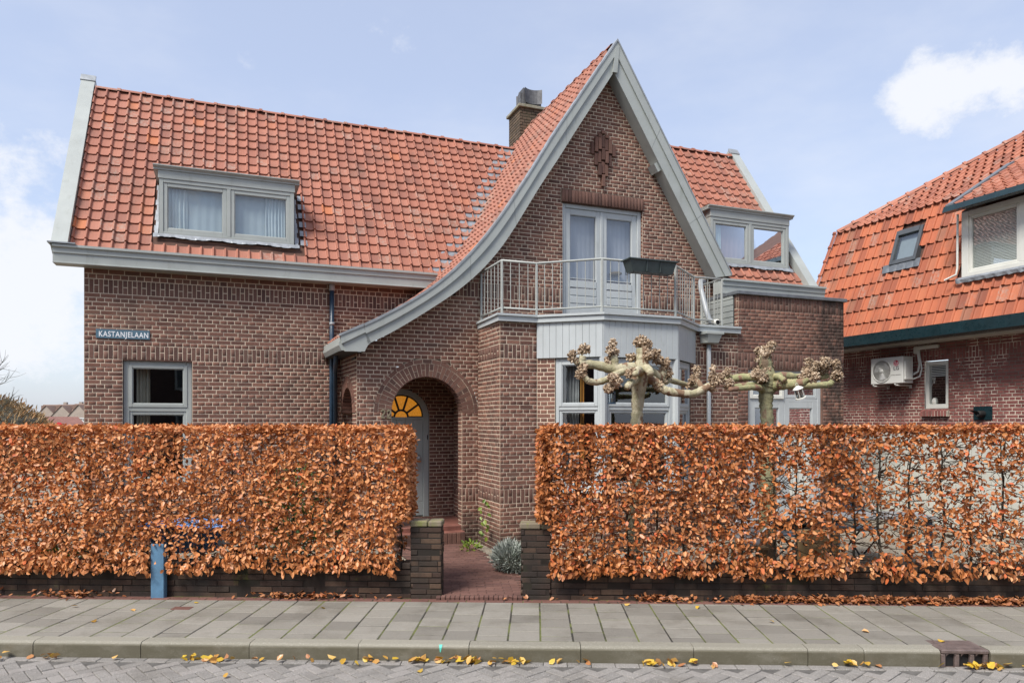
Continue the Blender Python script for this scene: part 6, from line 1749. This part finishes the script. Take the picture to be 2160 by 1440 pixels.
mb = MB(); mb.tube([(-4.69, 9.11, .70), (-3.61, 9.14, .66), (-3.61, 9.91, .66), (-4.69, 9.91, .70), (-4.69, 9.11, .70)], .018, 8); mb.build("rim", 'brightblue', wb)
mb = MB(); mb.lathe([(.05, -.04), (.18, -.045), (.2, 0), (.18, .045), (.05, .04)], (-3.55, 9.5, .2), 20, (0, 1, 0)); mb.build("wheel", 'black', wb)
for y in (9.3, 9.7):
    mb = MB(); mb.tube([(-3.55, y, .2), (-4.0, y, .33), (-5.1, y, .62)], .017, 8); mb.build("handle", 'navy', wb)
    mb = MB(); mb.tube([(-4.45, y, .42), (-4.5, y, .02)], .015, 8); mb.build("leg", 'navy', wb)
MAT['greenleaf'] = m_leaf("green_leaf", [(0, (0.05, 0.10, 0.02)), (.5, (0.09, 0.18, 0.035)), (1, (0.17, 0.28, 0.06))], .3)
MAT['limeleaf'] = m_leaf("young_green_leaf", [(0, (0.14, 0.24, 0.03)), (1, (0.30, 0.40, 0.06))], .35)
MAT['silver'] = m_leaf("silver_lavender_leaf", [(0, (0.24, 0.28, 0.24)), (.5, (0.42, 0.47, 0.42)), (1, (0.60, 0.64, 0.60))], .15, .7)
def bush(name, label, cat_, base, rx, rz, n, size, mat, asp, up=.2, stems=7, grp=None):
    t = thing(name, label, cat_, base, 0, grp); b = Vector(base)
    d = RNG.normal(0, 1, (n, 3)); d /= np.linalg.norm(d, axis=1, keepdims=True); r = RNG.random(n) ** .4
    P = np.stack([d[:, 0] * rx * r, d[:, 1] * rx * r, rz + d[:, 2] * rz * r], 1); P[:, 2] = np.abs(P[:, 2])
    P += np.array(base)[None]; T = d + np.array([0, 0, up])[None] + RNG.normal(0, .35, (n, 3)); N = np.cross(T, RNG.normal(0, 1, (n, 3))) ; N /= np.maximum(1e-6, np.linalg.norm(N, axis=1, keepdims=True))
    o = leaves(P, T, N, RNG.uniform(.7, 1.2, n) * size, "foliage", mat, t, .2, asp=asp); o["kind"] = "stuff"
    for i in range(stems):
        a = 6.28 * i / stems; mb = MB(); mb.tube([b + Vector((0, 0, -.02)), b + Vector((math.cos(a) * rx * .4, math.sin(a) * rx * .4, rz * .9)), b + Vector((math.cos(a) * rx * .7, math.sin(a) * rx * .7, rz * 1.5))], [.008, .006, .003], 5); mb.build("stem", 'twig', t)
    return t
bush("lavender_shrub", "silvery grey lavender shrub beside the brick path", "shrub", (-.02, 9.62, .02), .22, .19, 2000, .10, 'silver', .11, .7)
bush("evergreen_shrub", "leafy green shrub behind the dense hedge", "shrub", (-2.95, 9.9, 0), .55, .75, 900, .10, 'greenleaf', .5)
bush("green_plant", "low bright green leafy plant behind the blue post", "plant", (-5.75, 9.2, 0), .35, .22, 260, .16, 'limeleaf', .22, .8, 4)
bush("green_plant", "small leafy weed at the foot of the bay wall", "plant", (-.62, 11.15, .0), .16, .10, 60, .07, 'limeleaf', .6, .5, 3)
cl = thing("climbing_plant", "thin climbing plant with lime green leaves in the wall corner", "plant", (-.47, 11.35, 0), 0)
pts = [(-.50, 11.45, 0), (-.48, 11.44, .25), (-.45, 11.42, .5), (-.43, 11.42, .72)]; mb = MB(); mb.tube(pts, [.008, .006, .005, .002], 5); mb.build("stem", 'twig', cl)
for i in range(14):
    z = .22 + .045 * i; x = -.49 + .10 * z + random.uniform(-.07, .07); q = np.array([[x, 11.38 + random.uniform(-.05, .03), z]])
    leaves(q, np.array([[random.gauss(0, 1), -.3, -.6]]), np.array([[random.gauss(0, .3), -1, .4]]), np.array([random.uniform(.06, .10)]), "leaf", 'limeleaf', cl, .2, asp=.8)
# cream fence along the side of the garden
MAT['cream'] = m_plain("cream_render", (0.52, 0.52, 0.46), .7, .08, 2, dirt=(2.5, .55, .5, (0.36, 0.37, 0.29)))
fn = thing("garden_fence", "pale cream board fence along the neighbouring house", "fence", (12.5, 9.8, 0), TH)
v = 7.0; 
while v < 12.6:
    mb = MB(); mb.box(12.50, 12.525, v + .003, v + .177, .05, 1.82 + random.uniform(-.004, .004), .004); mb.build("board", 'cream', fn); v += .18
for z in (.4, 1.5): 
    mb = MB(); mb.box(12.528, 12.565, 7.0, 12.6, z, z + .08); mb.build("fence_rail", 'cream', fn)
MAT['greywood'] = m_plain("weathered_wood", (0.25, 0.25, 0.25), .7, .2, 6); MAT['wood'] = m_plain("brown_post_wood", (0.26, 0.17, 0.08), .75, .25, 6, dirt=(5, .55, .6, (.12, .13, .06)))
tb = thing("garden_table", "grey slatted garden table behind the thin hedge", "table", (5.0, 10.1, 0), 0)
for i in range(7):
    mb = MB(); mb.box(4.30, 5.75, 9.75 + i * .10, 9.84 + i * .10, .70, .73, .005); mb.build("slat", 'greywood', tb)
for x in (4.4, 5.65):
    for y in (9.82, 10.36):
        mb = MB(); mb.box(x - .03, x + .03, y - .03, y + .03, 0, .70, .004); mb.build("leg", 'navy', tb)
def chair(label, x, y, rz):
    t = thing("garden_chair", label, "chair", (0, 0, 0)); t.location = (x, y, 0); t.rotation_euler = (0, 0, rz); t["off"] = (0, 0, 0)
    for i in range(5): 
        mb = MB(); mb.box(-.22, .22, -.22 + i * .09, -.14 + i * .09, .43, .45, .004); mb.build("seat_slat", 'navy', t)
    for i in range(4):
        mb = MB(); mb.box(-.22, .22, .235, .255, .52 + i * .10, .59 + i * .10, .004); mb.build("back_slat", 'navy', t)
    for s in (-.2, .2):
        mb = MB(); mb.tube([(s, -.28, 0), (s, .25, .5), (s, .26, .92)], .013, 6); mb.build("leg", 'black', t); mb = MB(); mb.tube([(s, .25, 0), (s, -.2, .44)], .013, 6); mb.build("leg", 'black', t)
chair("dark folding garden chair left of the grey table", 3.95, 10.25, 1.3)
chair("dark folding garden chair behind the grey table", 5.2, 10.75, .2)
pt = thing("wooden_planter", "square brown wooden planter box behind the thin hedge", "planter", (4.02, 9.55, 0), 0)
for i in range(4):
    for (x0, x1, y0, y1) in ((3.82, 4.22, 9.35, 9.38), (3.82, 4.22, 9.72, 9.75), (3.82, 3.85, 9.38, 9.72), (4.19, 4.22, 9.38, 9.72)):
        mb = MB(); mb.box(x0, x1, y0, y1, .02 + i * .14, .15 + i * .14, .005); mb.build("board", 'wood', pt)
wc = thing("watering_can", "white plastic watering can on the gravel behind the thin hedge", "watering can", (3.05, 9.35, 0), 0)
mb = MB(); mb.lathe([(.001, .02), (.13, .02), (.14, .05), (.14, .26), (.11, .30), (.07, .31)], (3.05, 9.35, .42), 18); mb.build("body", 'signwhite', wc)
mb = MB(); mb.tube([(3.17, 9.35, .5), (3.30, 9.35, .66), (3.38, 9.35, .76)], [.03, .02, .016], 8); mb.build("spout", 'signwhite', wc)
mb = MB(); mb.tube([(2.92, 9.35, .5), (2.83, 9.35, .62), (2.90, 9.35, .74), (3.04, 9.35, .76)], .014, 8); mb.build("handle", 'signwhite', wc)
st_ = thing("stool", "small wooden stool carrying the white watering can", "stool", (3.05, 9.35, 0), 0)
mb = MB(); mb.box(2.85, 3.25, 9.17, 9.53, .39, .43, .006); mb.build("seat", 'wood', st_)
for x in (2.89, 3.21):
    for y in (9.21, 9.49):
        mb = MB(); mb.box(x - .02, x + .02, y - .02, y + .02, .0, .39, .003); mb.build("leg", 'wood', st_)

MAT['fartile'] = m_plain("far_brown_tile", (0.20, 0.13, 0.10), .8, .1, .6); MAT['farbrick'] = m_plain("far_pale_brick", (0.36, 0.30, 0.25), .85, .1, .5); MAT['farwhite'] = m_plain("far_white", (0.62, 0.63, 0.62), .5, .03); MAT['farglass'] = m_plain("far_window", (0.06, 0.08, 0.085), .15, .1)
# ---- house across the street: seen only in the window panes
oh = thing("opposite_house", "dark brick house across the street mirrored in the window panes", "house", (0, -11, -.2), 0)
mb = MB(); mb.box(-13, 13, -19, -11, -.3, 5.6); MAT['oppbrick'] = m_plain('opposite_brick', (0.075, 0.046, 0.038), .9, .3, 6); mb.build("wall", 'oppbrick', oh)
mb = MB(); mb.poly([(-13.2, -10.7, 5.5), (-13.2, -19.3, 5.5), (-13.2, -15, 9.6)], (26.4, 0, 0)); mb.build("roof", 'underlay', oh)
for i in range(6):
    for z in (.9, 3.5):
        x = -11 + i * 4.3; mb = MB(); mb.box(x, x + 1.5, -10.99, -10.93, z, z + 1.5); q = mb.build("window", 'paint', oh); mb = MB(); mb.box(x + .1, x + 1.4, -10.93, -10.92, z + .1, z + 1.4); mb.build("pane", 'farglass', q)

# ================================================================== FAR BACKGROUND, LEFT
MAT['farred'] = m_plain("far_red_tile", (0.42, 0.20, 0.15), .8, .1)
def far_house(label, x, D, w, eave, ridge, front=True):
    t = thing("terraced_house", label, "house", (x, D, -.3), 0, "terraced houses beyond the garden")
    mb = MB(); mb.box(x - w / 2, x + w / 2, D, D + 9, -.3, eave); mb.poly([(x - w / 2, D, eave), (x + w / 2, D, eave), (x, D, ridge)], (0, .3, 0)); mb.build("wall", 'farbrick', t)
    mb = MB()
    for s in (-1, 1): mb.add([(x + s * (w / 2 + .15), D - .2, eave - .15), (x, D - .2, ridge + .12), (x, D + 9, ridge + .12), (x + s * (w / 2 + .15), D + 9, eave - .15)], [(0, 1, 2, 3)])
    r = mb.build("roof", 'fartile', t)
    mb = MB(); mb.box(x - w / 2 - .8, x + w / 2 + .8, D + 3.8, D + 4.2, eave, ridge + .2); mb.add([(x - w / 2 - 1, D + 2.5, eave), (x + w / 2 + 1, D + 2.5, eave), (x + w / 2 + 1, D + 5, ridge + .5), (x - w / 2 - 1, D + 5, ridge + .5)], [(0, 1, 2, 3)]); mb.build("cross_roof", 'fartile', t)
    mb = MB(); mb.box(x - .45 + w * .42, x + .45 + w * .42, D + 4.4, D + 5.2, ridge - .5, ridge + 1.2); mb.build("chimney", 'farbrick', r)
    for k in (-1, 0, 1):
        mb = MB(); mb.box(x + k * w * .26 - w * .10, x + k * w * .26 + w * .10, D - .05, D + .02, eave - 2.6, eave - .7); wn_ = mb.build("window", 'farwhite', t); mb = MB(); mb.box(x + k * w * .26 - w * .075, x + k * w * .26 + w * .075, D - .07, D - .051, eave - 2.45, eave - .85); mb.build("pane", 'farglass', wn_)
    mb = MB(); mb.box(x - w * .42, x + w * .42, D - .12, D - .04, eave - .55, eave - .25); mb.build("lintel", 'farwhite', t)
far_house("far terraced house with pale gable nearest the wall corner", -126, 203, 6.2, 3.6, 6.6); far_house("far terraced house with pale gable and white framed windows", -119.5, 200, 6.2, 3.5, 6.7); far_house("far terraced house partly behind the clipped bush", -132.3, 206, 6.2, 3.6, 6.6)
# big clipped beech bush
def m_bush():
    t = NT("bare_beech_bush"); r = t.rnd(); return t.done(t.ramp(r, [(0, (0.20, 0.135, 0.07)), (.4, (0.34, 0.235, 0.12)), (.7, (0.44, 0.31, 0.165)), (1, (0.48, 0.25, 0.10))]), .8)
MAT['bushtwig'] = m_bush()
bu = thing("clipped_bush", "large rounded clipped brown beech bush in the distance", "bush", (-22.3, 30, -.1), 0)
n = 16000; d = RNG.normal(0, 1, (n, 3)); d /= np.linalg.norm(d, axis=1, keepdims=True); d[:, 2] = np.abs(d[:, 2]); r = 1 - .25 * RNG.random(n) ** 2
P = np.stack([d[:, 0] * 3.6, d[:, 1] * 3.0, d[:, 2] * 3.15], 1) * r[:, None] * (1 + .03 * RNG.normal(0, 1, n))[:, None] + np.array([[-22.3, 30, -.1]])
T = d + np.array([[0, 0, .6]]) + RNG.normal(0, .45, (n, 3)); N = RNG.normal(0, 1, (n, 3)) + np.array([[0, -1, .2]])
o = leaves(P, T, N, RNG.uniform(.10, .30, n), "twigs", 'bushtwig', bu, .2, asp=.22); o["kind"] = "stuff"
mb = MB(); mb.lathe([(2.9, .3), (3.0, 1.2), (2.5, 2.2), (1.4, 2.75), (.05, 2.85)], (-22.3, 30, -.1), 20); mb.build("crown_core", 'stem', bu)
mb = MB(); mb.tube([(-22.3, 30, -.3), (-22.3, 30, 1.4)], .16, 8); mb.build("trunk", 'stem', bu)
# bare tree whose twigs reach into the picture
bt = thing("bare_tree", "bare grey twigs of a leafless tree above the clipped bush", "tree", (-17.4, 22, -.3), 0)
mb = MB(); mb.tube([(-17.4, 22, -.3), (-17.3, 22, 1.5), (-17.25, 22, 3.5)], [.16, .13, .08], 8); mb.build("trunk", 'stem', bt)
def grow(p, d, l, r, depth, mb):
    pts = [p]; rr = [r]
    for j in range(4):
        p = p + d * l / 4; d = (d + Vector((random.gauss(0, .12), random.gauss(0, .12), random.gauss(.03, .12)))).normalized(); pts.append(p); rr.append(r * (1 - .15 * (j + 1)))
        if depth and j > 0:
            for _ in range(2): grow(p, (d + Vector((random.gauss(0, .5), random.gauss(0, .4), random.gauss(.1, .4)))).normalized(), l * .55, r * .45, depth - 1, mb)
    mb.tube(pts, rr, 5, cap=False)
for (z, dz) in ((1.9, .35), (2.3, .30), (2.7, .35), (1.5, .30)):
    mb = MB(); grow(Vector((-17.3, 22, z)), Vector((1, 0, dz)).normalized(), 1.5, .03, 2, mb); mb.build("branch", 'stem', bt)
for a in range(5):
    mb = MB(); grow(Vector((-17.25, 22, 3.2)), Vector((-.7 + .1 * a, math.sin(a * 2.1), .8)).normalized(), 1.6, .03, 2, mb); mb.build("branch", 'stem', bt)
# no entry sign, shed, small roofs
MAT['signred'] = m_plain("sign_red", (0.55, 0.02, 0.025), .4, .03)
ns = thing("no_entry_sign", "round red no entry road sign far behind the hedge", "road sign", (-28.1, 45, -.3), 0)
mb = MB(); mb.lathe([(.001, .03), (.28, .03), (.28, 0), (.001, 0)], (-28.1, 45, 1.72), 24, (0, -1, 0)); mb.build("disc", 'signred', ns)
mb = MB(); mb.box(-28.29, -27.91, 44.955, 44.968, 1.64, 1.72); mb.build("white_bar", 'signwhite', ns); mb = MB(); mb.tube([(-28.1, 45.03, -.3), (-28.1, 45.03, 1.9)], .03, 8); mb.build("pole", 'metal', ns)
sd = thing("garden_shed", "low dark blue flat roofed shed by the far houses", "shed", (-38, 62, -.3), 0)
mb = MB(); mb.box(-38.6, -35.5, 62, 64.5, -.3, 1.95); mb.build("wall", 'navy', sd); mb = MB(); mb.box(-38.75, -35.3, 61.8, 64.6, 1.95, 2.12, .02); mb.build("roof", 'farwhite', sd)
rh = thing("red_roofed_shed", "small shed with a pale red tiled roof beside the clipped bush", "shed", (-36.3, 56, -.3), 0)
mb = MB(); mb.box(-38.5, -34.6, 56, 60, -.3, 1.4); mb.build("wall", 'farbrick', rh); mb = MB(); mb.poly([(-39.0, 55.9, 2.45), (-35.95, 55.9, 2.45), (-34.9, 55.9, 1.4), (-39.0, 55.9, 1.4)], (0, 4.2, 0)); mb.build("roof", 'farred', rh)
